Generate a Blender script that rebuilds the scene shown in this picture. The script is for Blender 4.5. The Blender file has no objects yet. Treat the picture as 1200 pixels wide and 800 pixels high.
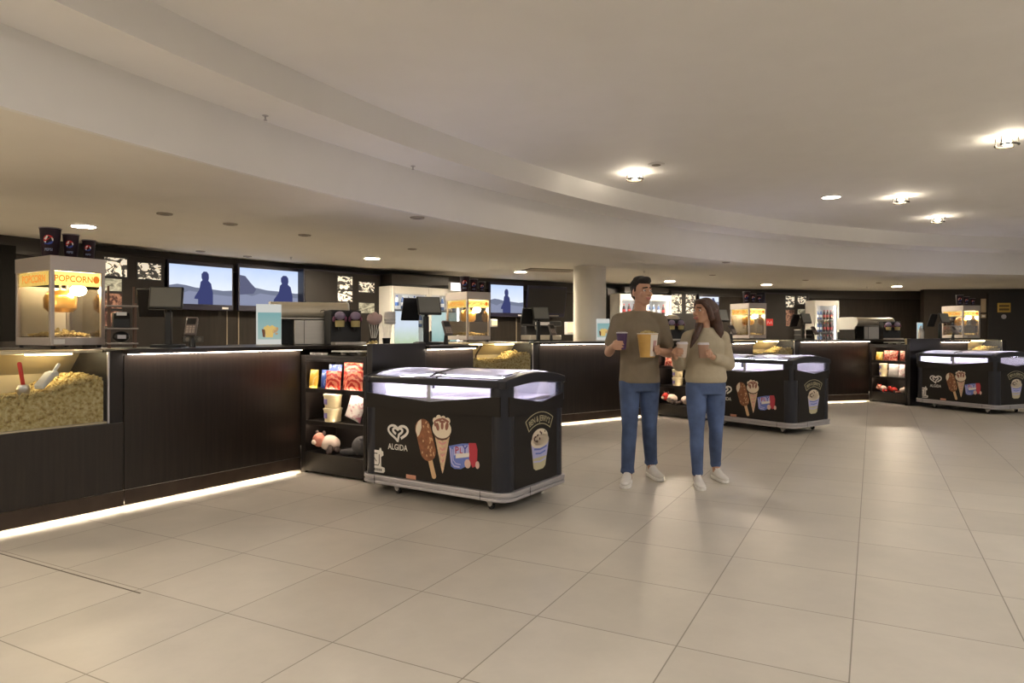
import bpy, bmesh, math, random
from mathutils import Vector, Matrix, noise
PI = math.pi
rad = math.radians
random.seed(7)
COL = bpy.context.scene.collection

# ------------------------------------------------------------------ materials
MATS = {}
def nt(name):
    m = bpy.data.materials.new(name); m.use_nodes = True
    n = m.node_tree; n.nodes.clear()
    o = n.nodes.new('ShaderNodeOutputMaterial')
    return m, n, o
def mat(name, col, rough=.5, metal=0.0, spec=.5, var=0.0, vscale=8.0, bump=0.0, bscale=60.0, emit=None, estr=0.0, stretch=None):
    if name in MATS: return MATS[name]
    m, n, o = nt(name)
    p = n.nodes.new('ShaderNodeBsdfPrincipled')
    p.inputs['Base Color'].default_value = (*col, 1)
    p.inputs['Roughness'].default_value = rough
    p.inputs['Metallic'].default_value = metal
    p.inputs['Specular IOR Level'].default_value = spec
    tc = n.nodes.new('ShaderNodeTexCoord')
    src = tc.outputs['Object']
    if stretch:
        mp = n.nodes.new('ShaderNodeMapping'); mp.inputs['Scale'].default_value = stretch
        n.links.new(src, mp.inputs['Vector']); src = mp.outputs['Vector']
    if var > 0:
        t = n.nodes.new('ShaderNodeTexNoise'); t.inputs['Scale'].default_value = vscale; t.inputs['Detail'].default_value = 5
        n.links.new(src, t.inputs['Vector'])
        r = n.nodes.new('ShaderNodeValToRGB')
        r.color_ramp.elements[0].position = .3; r.color_ramp.elements[1].position = .7
        r.color_ramp.elements[0].color = (*[c*(1-var) for c in col], 1)
        r.color_ramp.elements[1].color = (*[min(1, c*(1+var)) for c in col], 1)
        n.links.new(t.outputs['Fac'], r.inputs['Fac']); n.links.new(r.outputs['Color'], p.inputs['Base Color'])
    if bump > 0:
        t2 = n.nodes.new('ShaderNodeTexNoise'); t2.inputs['Scale'].default_value = bscale; t2.inputs['Detail'].default_value = 3
        n.links.new(src, t2.inputs['Vector'])
        b = n.nodes.new('ShaderNodeBump'); b.inputs['Strength'].default_value = bump; b.inputs['Distance'].default_value = .01
        n.links.new(t2.outputs['Fac'], b.inputs['Height']); n.links.new(b.outputs['Normal'], p.inputs['Normal'])
    if emit:
        p.inputs['Emission Color'].default_value = (*emit, 1); p.inputs['Emission Strength'].default_value = estr
    n.links.new(p.outputs[0], o.inputs['Surface'])
    MATS[name] = m
    return m
def emat(name, col, s):
    if name in MATS: return MATS[name]
    m, n, o = nt(name)
    e = n.nodes.new('ShaderNodeEmission'); e.inputs['Color'].default_value = (*col, 1); e.inputs['Strength'].default_value = s
    n.links.new(e.outputs[0], o.inputs['Surface']); MATS[name] = m
    return m
def glassmat(name, tint=(1, 1, 1), refl=1.0):
    if name in MATS: return MATS[name]
    m, n, o = nt(name)
    t = n.nodes.new('ShaderNodeBsdfTransparent'); t.inputs['Color'].default_value = (*tint, 1)
    g = n.nodes.new('ShaderNodeBsdfGlossy'); g.inputs['Roughness'].default_value = .03
    f = n.nodes.new('ShaderNodeFresnel'); f.inputs['IOR'].default_value = 1.45
    mu = n.nodes.new('ShaderNodeMath'); mu.operation = 'MULTIPLY'; mu.inputs[1].default_value = refl
    mx = n.nodes.new('ShaderNodeMixShader')
    n.links.new(f.outputs[0], mu.inputs[0]); n.links.new(mu.outputs[0], mx.inputs[0])
    n.links.new(t.outputs[0], mx.inputs[1]); n.links.new(g.outputs[0], mx.inputs[2])
    n.links.new(mx.outputs[0], o.inputs['Surface']); MATS[name] = m
    return m
def noisemat(name, c0, c1, scale, p0=.45, p1=.55, estr=0.0, rough=.5, kind='noise', stretch=(1, 1, 1)):
    """two colours in a hard-edged pattern; estr > 0 for a backlit picture"""
    if name in MATS: return MATS[name]
    m, n, o = nt(name)
    tc = n.nodes.new('ShaderNodeTexCoord'); mp = n.nodes.new('ShaderNodeMapping'); mp.inputs['Scale'].default_value = stretch
    n.links.new(tc.outputs['Object'], mp.inputs['Vector'])
    if kind == 'noise':
        t = n.nodes.new('ShaderNodeTexNoise'); t.inputs['Detail'].default_value = 4; t.inputs['Distortion'].default_value = 1.2; t.inputs['Scale'].default_value = scale; out = t.outputs['Fac']
    elif kind == 'wave':
        t = n.nodes.new('ShaderNodeTexWave'); t.wave_type = 'RINGS'; t.rings_direction = 'SPHERICAL'; t.inputs['Scale'].default_value = scale; t.inputs['Distortion'].default_value = 5; t.inputs['Detail Scale'].default_value = 3; out = t.outputs['Fac']
    else:
        t = n.nodes.new('ShaderNodeTexVoronoi'); t.inputs['Scale'].default_value = scale; out = t.outputs['Distance']
    n.links.new(mp.outputs['Vector'], t.inputs['Vector'])
    r = n.nodes.new('ShaderNodeValToRGB')
    r.color_ramp.elements[0].position = p0; r.color_ramp.elements[1].position = p1
    r.color_ramp.elements[0].color = (*c0, 1); r.color_ramp.elements[1].color = (*c1, 1)
    n.links.new(out, r.inputs['Fac'])
    p = n.nodes.new('ShaderNodeBsdfPrincipled'); p.inputs['Roughness'].default_value = rough
    n.links.new(r.outputs['Color'], p.inputs['Base Color'])
    if estr > 0:
        n.links.new(r.outputs['Color'], p.inputs['Emission Color']); p.inputs['Emission Strength'].default_value = estr
    n.links.new(p.outputs[0], o.inputs['Surface']); MATS[name] = m
    return m

# ------------------------------------------------------------------ mesh builder
class G:
    def __init__(s, off=(0, 0, 0), rz=0.0):
        s.v = []; s.f = []; s.M = Matrix.Translation(off) @ Matrix.Rotation(rz, 4, 'Z')
    def add(s, vs, fs):
        b = len(s.v)
        s.v += [tuple(s.M @ Vector(p)) for p in vs]
        s.f += [tuple(b+i for i in f) for f in fs]
        return s
    def box(s, x0, x1, y0, y1, z0, z1, R=None):
        vs = [(x, y, z) for z in (z0, z1) for y in (y0, y1) for x in (x0, x1)]
        if R is not None:
            c = Vector(((x0+x1)/2, (y0+y1)/2, (z0+z1)/2)); vs = [tuple(c + R @ (Vector(p)-c)) for p in vs]
        return s.add(vs, [(0, 2, 3, 1), (4, 5, 7, 6), (0, 1, 5, 4), (2, 6, 7, 3), (0, 4, 6, 2), (1, 3, 7, 5)])
    def prism(s, poly, z0, z1):
        n = len(poly)
        vs = [(x, y, z0) for x, y in poly] + [(x, y, z1) for x, y in poly]
        return s.add(vs, [tuple(range(n-1, -1, -1)), tuple(range(n, 2*n))] + [(i, (i+1) % n, n+(i+1) % n, n+i) for i in range(n)])
    def prism_y(s, poly, y0, y1):      # polygon in x,z (seen from -Y counter-clockwise) extruded along y
        n = len(poly)
        vs = [(x, y0, z) for x, z in poly] + [(x, y1, z) for x, z in poly]
        return s.add(vs, [tuple(range(n)), tuple(range(2*n-1, n-1, -1))] + [(i, n+i, n+(i+1) % n, (i+1) % n) for i in range(n)])
    def prism_x(s, poly, x0, x1):      # polygon in y,z extruded along x
        n = len(poly)
        vs = [(x0, y, z) for y, z in poly] + [(x1, y, z) for y, z in poly]
        return s.add(vs, [tuple(range(n-1, -1, -1)), tuple(range(n, 2*n))] + [(i, (i+1) % n, n+(i+1) % n, n+i) for i in range(n)])
    def face(s, pts):
        return s.add(pts, [tuple(range(len(pts)))])
    def lathe(s, prof, n=24, c=(0, 0, 0), cap=True):
        vs = []; k = len(prof)
        for i in range(n):
            a = 2*PI*i/n
            for r, z in prof: vs.append((c[0]+r*math.cos(a), c[1]+r*math.sin(a), c[2]+z))
        fs = [(i*k+j, ((i+1) % n)*k+j, ((i+1) % n)*k+j+1, i*k+j+1) for i in range(n) for j in range(k-1)]
        if cap:
            fs.append(tuple(i*k for i in range(n-1, -1, -1))); fs.append(tuple(i*k+k-1 for i in range(n)))
        return s.add(vs, fs)
    def cap(s, p0, p1, r0, r1=None, n=12, sx=1.0, sy=1.0, flat0=False, flat1=False, hn=4):
        """tapered capsule from p0 to p1; sx, sy stretch it across (sideways / front-back)"""
        r1 = r0 if r1 is None else r1
        p0 = Vector(p0); p1 = Vector(p1); d = p1-p0
        if d.length < 1e-6: d = Vector((0, 0, 1e-4)); p1 = p0+d
        a = d.normalized()
        ref = Vector((0, 1, 0)) if abs(a.y) < .9 else Vector((0, 0, 1))
        e1 = ref.cross(a).normalized(); e2 = a.cross(e1)
        rings = []
        if flat0: rings.append((p0, r0))
        else:
            for i in range(hn): t = (i+.35)/hn*PI/2; rings.append((p0 - a*r0*math.cos(t), r0*math.sin(t)))
            rings.append((p0, r0))
        if flat1: rings.append((p1, r1))
        else:
            rings.append((p1, r1))
            for i in range(hn-1, -1, -1): t = (i+.35)/hn*PI/2; rings.append((p1 + a*r1*math.cos(t), r1*math.sin(t)))
        vs = []
        for c, r in rings:
            for i in range(n):
                t = 2*PI*i/n; vs.append(tuple(c + e1*(r*sx*math.cos(t)) + e2*(r*sy*math.sin(t))))
        m = len(rings)
        fs = [(j*n+i, j*n+(i+1) % n, (j+1)*n+(i+1) % n, (j+1)*n+i) for j in range(m-1) for i in range(n)]
        fs += [tuple(range(n-1, -1, -1)), tuple((m-1)*n+i for i in range(n))]
        return s.add(vs, fs)
    def tube(s, pts, r, n=8):
        for a, b in zip(pts, pts[1:]): s.cap(a, b, r, r, n, hn=2)
        return s
    def chain(s, pts, rs, n=10):
        for a, b, ra, rb in zip(pts, pts[1:], rs, rs[1:]): s.cap(a, b, ra, rb, n)
        return s
    def ell(s, c, r, nu=18, nv=12, R=None):
        vs = []; 
        for j in range(1, nv):
            t = PI*j/nv
            for i in range(nu):
                p = 2*PI*i/nu
                q = Vector((r[0]*math.sin(t)*math.cos(p), r[1]*math.sin(t)*math.sin(p), -r[2]*math.cos(t)))
                if R is not None: q = R @ q
                vs.append(tuple(Vector(c)+q))
        bq = Vector((0, 0, -r[2])); tq = Vector((0, 0, r[2]))
        if R is not None: bq = R @ bq; tq = R @ tq
        vs += [tuple(Vector(c)+bq), tuple(Vector(c)+tq)]
        B = len(vs)-2; T = B+1
        fs = [(j*nu+i, j*nu+(i+1) % nu, (j+1)*nu+(i+1) % nu, (j+1)*nu+i) for j in range(nv-2) for i in range(nu)]
        fs += [(B, (i+1) % nu, i) for i in range(nu)] + [(T, (nv-2)*nu+i, (nv-2)*nu+(i+1) % nu) for i in range(nu)]
        return s.add(vs, fs)
    def loft(s, rings, n=28):
        """rings: (cx, cy, z, rx, ry); closed with flat ends"""
        vs = []
        for cx, cy, z, rx, ry in rings:
            for i in range(n):
                t = 2*PI*i/n; vs.append((cx+rx*math.cos(t), cy+ry*math.sin(t), z))
        m = len(rings)
        fs = [(j*n+i, j*n+(i+1) % n, (j+1)*n+(i+1) % n, (j+1)*n+i) for j in range(m-1) for i in range(n)]
        fs += [tuple(range(n-1, -1, -1)), tuple((m-1)*n+i for i in range(n))]
        return s.add(vs, fs)
    def mesh(s, name):
        me = bpy.data.meshes.new(name); me.from_pydata(s.v, [], s.f); me.validate(); me.update()
        return me
    def build(s, name, m, parent=None, bevel=0.0, smooth=True, seg=2, loc=None, rz=0.0):
        me = s.mesh(name)
        return link(name, me, m, parent, bevel, smooth, seg, loc, rz)

def link(name, me, m, parent=None, bevel=0.0, smooth=True, seg=2, loc=None, rz=0.0):
    for mm in (m if isinstance(m, (list, tuple)) else [m]): me.materials.append(mm)
    if smooth and len(me.polygons):
        me.shade_smooth()
        try: me.set_sharp_from_angle(angle=rad(38))
        except Exception: pass
    o = bpy.data.objects.new(name, me); COL.objects.link(o)
    if parent is not None: o.parent = parent
    if loc is not None: o.location = loc
    o.rotation_euler.z = rz
    if bevel > 0:
        b = o.modifiers.new('bevel', 'BEVEL'); b.width = bevel; b.segments = seg; b.limit_method = 'ANGLE'; b.angle_limit = rad(40)
    return o
def tag(o, label, cat, group=None, kind=None):
    if label: o['label'] = label
    if cat: o['category'] = cat
    if group: o['group'] = group
    if kind: o['kind'] = kind
    return o
def thing(name, label, cat, loc=(0, 0, 0), rz=0.0, group=None):
    o = bpy.data.objects.new(name, None); COL.objects.link(o); o.empty_display_size = .1
    o.location = loc; o.rotation_euler = (0, 0, rz)
    return tag(o, label, cat, group)
def struct(o):
    o['kind'] = 'structure'; return o
def copy_tree(o, parent=None):
    c = o.copy(); COL.objects.link(c)
    if parent is not None: c.parent = parent
    for ch in list(o.children): copy_tree(ch, c)
    return c

def rrect(x0, x1, y0, y1, r, n=6):
    P = []
    for cx, cy, a0 in ((x1-r, y0+r, -PI/2), (x1-r, y1-r, 0), (x0+r, y1-r, PI/2), (x0+r, y0+r, PI)):
        for i in range(n+1):
            a = a0+PI/2*i/n; P.append((cx+r*math.cos(a), cy+r*math.sin(a)))
    return P

def text_geo(s, size, bold=.012):
    """flat outline text as 2-D vertices and faces, centred on x, baseline at 0"""
    c = bpy.data.curves.new('t', 'FONT'); c.body = s; c.size = size; c.align_x = 'CENTER'; c.resolution_u = 3; c.offset = bold*size
    o = bpy.data.objects.new('t', c); COL.objects.link(o)
    dg = bpy.context.evaluated_depsgraph_get(); dg.update()
    me = bpy.data.meshes.new_from_object(o.evaluated_get(dg))
    vs = [(v.co.x, v.co.y) for v in me.vertices]; fs = [tuple(p.vertices) for p in me.polygons]
    bpy.data.objects.remove(o); bpy.data.curves.remove(c); bpy.data.meshes.remove(me)
    return vs, fs

def remeshed(g, name, voxel, smooth=4):
    me = g.mesh('tmp'); o = bpy.data.objects.new('tmp', me); COL.objects.link(o)
    r = o.modifiers.new('r', 'REMESH'); r.mode = 'VOXEL'; r.voxel_size = voxel
    if smooth:
        sm = o.modifiers.new('s', 'SMOOTH'); sm.factor = .5; sm.iterations = smooth
    dg = bpy.context.evaluated_depsgraph_get(); dg.update()
    out = bpy.data.meshes.new_from_object(o.evaluated_get(dg)); out.name = name
    bpy.data.objects.remove(o); bpy.data.meshes.remove(me)
    return out

# ------------------------------------------------------------------ camera and plan
H = 1.3                       # lens height
cam = bpy.data.cameras.new('camera'); cam.lens = 24.0; cam.sensor_width = 36.0; cam.shift_y = -9/1200
cam.clip_end = 200
camo = bpy.data.objects.new('camera', cam); COL.objects.link(camo)
camo.location = (0, 0, H); camo.rotation_euler = (PI/2, 0, 0)
bpy.context.scene.camera = camo

CX, CY = 11.82, -2.50         # centre of the round foyer
RC = 16.45                    # counter line
R1, R2 = 15.42, 14.96         # fascia, upper step
RW = 20.25                    # back wall
Z1, Z2, Z3 = 2.40, 2.80, 3.02
def polar(r, a, z=0.0): return Vector((CX+r*math.cos(a), CY+r*math.sin(a), z))
def ray_r(k, r):
    """bearing k = x/y from the lens -> the angle round the centre where it meets the circle of radius r"""
    # |(k y - CX, y - CY)| = r
    A = k*k+1; B = -2*(k*CX+CY); C = CX*CX+CY*CY-r*r
    y = (-B+math.sqrt(B*B-4*A*C))/(2*A)
    return math.atan2(y-CY, k*y-CX), y
class Mod:
    def __init__(s, a, L, word):
        s.a = rad(a); s.O = polar(RC, s.a); s.rz = s.a-PI/2; s.L = L; s.w = word
        s.M = Matrix.Translation(s.O) @ Matrix.Rotation(s.rz, 4, 'Z')
    def p(s, x, y, z=0.0): return s.M @ Vector((x, y, z))
M1 = Mod(147.1, 1.63, 'nearest the camera')
M2 = Mod(125.4, 2.34, 'behind the couple')
M3 = Mod(107.4, 1.62, 'far back')
MODS = [M1, M2, M3]
WORD = {M1: 'nearest', M2: 'second', M3: 'third'}
# ------------------------------------------------------------------ common materials
DARK = mat('dark_laminate', (.0165, .0115, .0082), .33, var=.35, vscale=3, stretch=(14, 14, .6), bump=.02, bscale=30)
DARK2 = mat('dark_cabinet', (.013, .010, .0085), .45, spec=.35, var=.2, vscale=3)
TOPM = mat('dark_worktop', (.018, .013, .010), .30, var=.2, vscale=10)
KICK = mat('bronze_kickboard', (.060, .043, .033), .4, metal=.55, var=.15, vscale=6)
BLACKP = mat('black_plastic', (.009, .009, .010), .4)
NAVYP = mat('blue_black_plastic', (.008, .009, .016), .36)
FREEZ = mat('freezer_black', (.0115, .0088, .0070), .45, spec=.28)
ALU = mat('grey_aluminium', (.50, .48, .50), .38, metal=.6)
STEEL = mat('stainless_steel', (.62, .58, .52), .30, metal=.9, var=.06, vscale=4, stretch=(1, 1, 30))
CREAMM = mat('cream_metal', (.62, .54, .38), .4, metal=.5)
WHITEP = mat('white_plastic', (.8, .79, .77), .4)
CREAMP = mat('cream_card', (.78, .66, .40), .5, var=.08, vscale=12)
GLASS = glassmat('clear_glass')
GLASS2 = glassmat('thin_glass', (.97, .98, .98), .6)
DECW = mat('print_white', (.72, .68, .63), .5)
WARM = (1.0, .80, .55)

# ------------------------------------------------------------------ setting
def floor_mat():
    m, n, o = nt('beige_stone_tile')
    p = n.nodes.new('ShaderNodeBsdfPrincipled')
    tc = n.nodes.new('ShaderNodeTexCoord')
    br = n.nodes.new('ShaderNodeTexBrick'); br.offset = 0.0; br.squash = 1.0
    br.inputs['Scale'].default_value = 1.0; br.inputs['Brick Width'].default_value = .645; br.inputs['Row Height'].default_value = .645
    br.inputs['Mortar Size'].default_value = .0030; br.inputs['Mortar Smooth'].default_value = .1
    br.inputs['Color1'].default_value = (.455, .415, .355, 1); br.inputs['Color2'].default_value = (.495, .452, .388, 1); br.inputs['Mortar'].default_value = (.20, .17, .135, 1)
    n.links.new(tc.outputs['Object'], br.inputs['Vector'])
    t = n.nodes.new('ShaderNodeTexNoise'); t.inputs['Scale'].default_value = 2.2; t.inputs['Detail'].default_value = 8; t.inputs['Roughness'].default_value = .65
    n.links.new(tc.outputs['Object'], t.inputs['Vector'])
    r = n.nodes.new('ShaderNodeValToRGB'); r.color_ramp.elements[0].position = .3; r.color_ramp.elements[1].position = .75
    r.color_ramp.elements[0].color = (.86, .86, .86, 1); r.color_ramp.elements[1].color = (1.06, 1.06, 1.06, 1)
    n.links.new(t.outputs['Fac'], r.inputs['Fac'])
    mx = n.nodes.new('ShaderNodeMix'); mx.data_type = 'RGBA'; mx.blend_type = 'MULTIPLY'; mx.inputs['Factor'].default_value = 1
    n.links.new(br.outputs['Color'], mx.inputs[6]); n.links.new(r.outputs['Color'], mx.inputs[7])
    n.links.new(mx.outputs[2], p.inputs['Base Color'])
    rr = n.nodes.new('ShaderNodeMapRange'); rr.inputs['To Min'].default_value = .30; rr.inputs['To Max'].default_value = .46
    n.links.new(t.outputs['Fac'], rr.inputs['Value']); n.links.new(rr.outputs[0], p.inputs['Roughness'])
    b = n.nodes.new('ShaderNodeBump'); b.inputs['Strength'].default_value = .25; b.inputs['Distance'].default_value = .003; b.invert = True
    n.links.new(br.outputs['Fac'], b.inputs['Height']); n.links.new(b.outputs['Normal'], p.inputs['Normal'])
    n.links.new(p.outputs[0], o.inputs['Surface'])
    return m
fl = G().box(-45, 45, -45, 45, -.1, 0).build('floor', floor_mat(), smooth=False, loc=(1.557, 3.114, 0), rz=math.atan2(.884, .467))
struct(fl)

jn = G().box(-.66, .66, -.004, .004, .0, .0012).build('trim_8', mat('floor_joint', (.10, .08, .06), .7), None, smooth=False, loc=(-2.445, 3.73, 0), rz=math.atan2(-.62, 1.17)); struct(jn)
PLASTER = mat('warm_white_plaster', (.85, .84, .825), .8, var=.015, vscale=3)
PLASTER2 = mat('cream_plaster', (.82, .79, .73), .75, var=.015, vscale=3)
def annulus(name, r0, r1, z0, z1, a0, a1, m, n=160):
    g = G(); P = []
    for i in range(n+1):
        a = a0+(a1-a0)*i/n; c, s_ = math.cos(a), math.sin(a)
        P.append([(CX+r0*c, CY+r0*s_, z0), (CX+r1*c, CY+r1*s_, z0), (CX+r1*c, CY+r1*s_, z1), (CX+r0*c, CY+r0*s_, z1)])
    vs = [p for q in P for p in q]
    fs = [(i*4+j, i*4+(j+1) % 4, (i+1)*4+(j+1) % 4, (i+1)*4+j) for i in range(n) for j in range(4)]
    fs += [(3, 2, 1, 0), (n*4, n*4+1, n*4+2, n*4+3)]
    g.add(vs, fs)
    return struct(g.build(name, m))
A0, A1 = rad(20), rad(215)
annulus('ceiling_lower', R1+.04, 24.5, Z1, Z1+.1, A0, A1, PLASTER2)
annulus('trim_1', R1, R1+.04, Z1, Z2, A0, A1, PLASTER)
annulus('trim_2', R2, R1, Z2, Z2+.06, A0, A1, PLASTER)
annulus('trim_3', R2-.001, R2+.03, Z2-.001, Z3, A0, A1, PLASTER)
g = G(); n = 200
g.prism([(CX+(R2)*math.cos(2*PI*i/n), CY+(R2)*math.sin(2*PI*i/n)) for i in range(n)], Z3, Z3+.1)
struct(g.build('ceiling', PLASTER))
# dark wall behind the bar
WALLM = mat('dark_wall', (.018, .0135, .0105), .6, spec=.25, var=.25, vscale=4, stretch=(6, 6, .5))
annulus('wall_back', RW, RW+.15, 0, Z1, rad(93), rad(176), WALLM)
annulus('trim_4', RW-.06, RW-.002, 2.20, Z1, rad(93), rad(176), mat('dark_header', (.020, .016, .013), .5))
# nearer dark wall at the far end with its door
# ------------------------------------------------------------------ bar modules
def mt(mod, name, label, cat, x, y, z=0.0, rz=0.0, group=None):
    return thing(name, label, cat, mod.p(x, y, z), mod.rz+rz, group)
STRIP = emat('counter_light', (1.0, .84, .68), 34.0)
TOE = emat('toe_light', (1.0, .80, .56), 50.0)
TOPZ = 1.185

def counter_front(x0, x1, y, parent, kick=True):
    """panel recessed under the top, its strip light, and the kickboard with the floor light behind it"""
    G().box(x0, x1, y, y+.03, .142, 1.138).build('front_panel', DARK, parent, bevel=.002)
    G().box(x0+.02, x1-.02, y-.046, y-.010, 1.1455, 1.1490).build('light_strip', STRIP, parent, smooth=False)
    G().box(x0, x1, y-.004, y+.012, .028, .139).build('kickboard', KICK, parent, bevel=.002)
    G().box(x0+.02, x1-.02, y+.014, y+.05, .032, .045).build('floor_light', TOE, parent, smooth=False)

def main_counter(mod):
    L = mod.L
    c = mt(mod, 'bar_counter', {M1: 'black bar counter with long dark front panel, glowing at floor, nearest the camera', M2: 'black bar counter with long dark front panel, directly behind the walking man',
        M3: 'black bar counter with dark front panel, between third popcorn bin and far shelves'}[mod], 'counter', -L/2, 0, group='bar counters')
    h = L/2
    dp = .52 if mod is M2 else .70
    G().box(-h, h, .05, dp, .142, 1.148).build('body', DARK2, c)
    counter_front(-h, h-.004, 0, c)
    G().box(-h, h-.004, -.055, dp+.02, 1.150, TOPZ).build('countertop', TOPM, c, bevel=.004)

POPM = None
def popcorn_material():
    m, n, o = nt('popcorn')
    p = n.nodes.new('ShaderNodeBsdfPrincipled'); p.inputs['Roughness'].default_value = .8
    tc = n.nodes.new('ShaderNodeTexCoord'); t = n.nodes.new('ShaderNodeTexNoise'); t.inputs['Scale'].default_value = 42; t.inputs['Detail'].default_value = 3
    n.links.new(tc.outputs['Object'], t.inputs['Vector'])
    r = n.nodes.new('ShaderNodeValToRGB'); e = r.color_ramp.elements
    e[0].position = .28; e[0].color = (.20, .12, .025, 1); e[1].position = .66; e[1].color = (.62, .52, .27, 1)
    x = e.new(.45); x.color = (.46, .34, .12, 1)
    n.links.new(t.outputs['Fac'], r.inputs['Fac']); n.links.new(r.outputs['Color'], p.inputs['Base Color'])
    n.links.new(p.outputs[0], o.inputs['Surface']); return m
POPM = popcorn_material()
ICO = None
def ico(sub):
    bm = bmesh.new(); bmesh.ops.create_icosphere(bm, subdivisions=sub, radius=1)
    vs = [tuple(v.co) for v in bm.verts]; fs = [tuple(v.index for v in f.verts) for f in bm.faces]; bm.free()
    return vs, fs
ICO1, ICO2 = ico(1), ico(2)
def popped(rng, r, sub=ICO2):
    """one burst kernel: a lump with a few lobes"""
    vs, fs = sub
    lob = [Vector((rng.uniform(-1, 1), rng.uniform(-1, 1), rng.uniform(-1, 1))).normalized() for _ in range(4)]
    out = []
    for v in vs:
        q = Vector(v); k = .62+.5*max(max(0, q.dot(l))**3 for l in lob)
        out.append(tuple(q*(k*r)))
    return out, fs

def popcorn_bin(mod, B, fine, scoop=False):
    x1 = -mod.L-.105; x0 = x1-B; D = .62
    w = WORD[mod] if mod in WORD else 'fourth'
    bl = {'nearest': 'glass-fronted popcorn bin beside the nearest counter, cut by the frame edge', 'second': 'glass-fronted popcorn bin right behind the nearest freezer',
          'third': 'glass-fronted popcorn bin behind the second freezer, beside the woman', 'fourth': 'glass-fronted popcorn bin at the dark wall behind the third freezer'}[w]
    cx = (x0+x1)/2; h = B/2
    b = mt(mod, 'popcorn_bin', bl, 'popcorn bin', cx, 0, group='popcorn bins')
    G().box(-h, h+.10, 0, D, .142, .645).build('base_cabinet', DARK, b, bevel=.003)
    G().box(-h, h+.10, -.004, .012, .028, .139).build('kickboard', KICK, b)
    G().box(-h, h+.10, .014, .05, .032, .045).build('floor_light', TOE, b, smooth=False)
    G().box(h+.003, h+.10, .004, D, .647, 1.18).build('end_post', DARK2, b, bevel=.004)
    G().box(-h-.02, -h, .004, D, .647, 1.165).build('side_panel', DARK2, b)
    G().box(-h+.002, h-.014, .006, .012, .66, 1.165).build('glass_front', GLASS2, b, smooth=False)
    G().box(h-.012, h, .003, .016, .65, 1.168).build('glass_edge_trim', ALU, b)
    # metal trough: floor, leaning back panel, roof
    t = G(); t.box(-h+.002, h, .02, D-.02, .648, .66)
    t.prism_x([(D-.02, .66), (D-.01, .66), (D-.01, 1.16), (D-.18, 1.16), (D-.18, 1.15), (D-.02, 1.0)], -h+.002, h)
    t.build('metal_lining', CREAMM, b, smooth=False)
    t = G(); t.box(-h+.002, h, .10, D-.02, 1.163, 1.182); t.build('top_deck', CREAMM, b, bevel=.003)
    t = G(); t.cap((-h*.1, D-.20, 1.15), (-h*.1, D-.04, 1.0), .012, .012, 8); t.cap((-h*.1, D-.04, 1.0), (-h*.1, D-.04, .9), .012, .012, 8)
    t.build('divider_rod', KICK, b)
    t = G(); t.prism(rrect(h-.40, h-.10, .30, .40, .045), 1.145, 1.162); t.build('lamp', emat('bin_lamp', (1.0, .80, .46), 18.0), b)
    t = G(); t.prism(rrect(-h+.12, -h+.42, .30, .40, .045), 1.145, 1.162); t.build('lamp', MATS['bin_lamp'], b)
    # popcorn heap
    rng = random.Random(int(mod.a*1000))
    def zt(x, y):
        u = (x+h)/B
        e = .885+.11*max(0, min(1, (u-.45)/.5))**1.3+.02*math.sin(6*u+1)+.012*math.sin(17*u)
        return e + .012*math.sin(9*x+7*y) + (0 if fine else .055)
    g = G(); 
    nx, ny = 24, 8
    vs = []; 
    for j in range(ny+1):
        for i in range(nx+1):
            x = -h+.03+(B-.06)*i/nx; y = .03+(D-.10)*j/ny; vs.append((x, y, zt(x, y)-.03))
    k = len(vs); vs += [(x, y, .662) for x, y, z in vs]
    W = nx+1; fs = [(j*W+i, j*W+i+1, (j+1)*W+i+1, (j+1)*W+i) for j in range(ny) for i in range(nx)]
    fs += [(i, k+i, k+i+1, i+1) for i in range(nx)] + [(j*W+nx, k+j*W+nx, k+(j+1)*W+nx, (j+1)*W+nx) for j in range(ny)] + [(j*W, (j+1)*W, k+(j+1)*W, k+j*W) for j in range(ny)]
    g.add(vs, fs)
    r = .0135 if fine else .022
    kinds = [popped(rng, r, ICO2 if fine else ICO1) for _ in range(14)]
    def put(x, y, z):
        ks, kf = rng.choice(kinds); R = Matrix.Rotation(rng.uniform(0, 6.28), 3, (rng.uniform(-1, 1), rng.uniform(-1, 1), rng.uniform(.1, 1)))
        s_ = rng.uniform(.8, 1.25)
        g.add([tuple(R @ Vector(q)*s_+Vector((x, y, z))) for q in ks], kf)
    st = r*1.32
    z = .668+r*1.7
    while z < 1.1:
        x = -h+.012+r*2
        while x < h-.022-r*1.4:
            if z < zt(x, .03): put(x+rng.uniform(-.4, .4)*st, .0165+r*1.4+rng.uniform(0, .4)*r, z+rng.uniform(-.4, .4)*st)
            x += st
        z += st
    y = .018+r*1.9
    while y < D-.08-r:
        x = -h+.012+r*2
        while x < h-.022-r*1.4:
            yy = y+rng.uniform(-.4, .4)*st
            if zt(x, yy) < .99+(D-yy)*.8: put(x+rng.uniform(-.4, .4)*st, yy, zt(x, yy)-.015+rng.uniform(-.4, .6)*st)
            x += st*1.15
        y += st*1.15
    o = g.build('popcorn', POPM, None, smooth=True, loc=mod.p(cx, 0), rz=mod.rz)
    tag(o, 'yellow heap of popcorn in the ' + {'nearest': 'bin cut by the left frame edge', 'second': 'bin behind the nearest freezer', 'third': 'bin beside the woman', 'fourth': 'bin next to the dark far wall'}[w], 'popcorn', kind='stuff')
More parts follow.
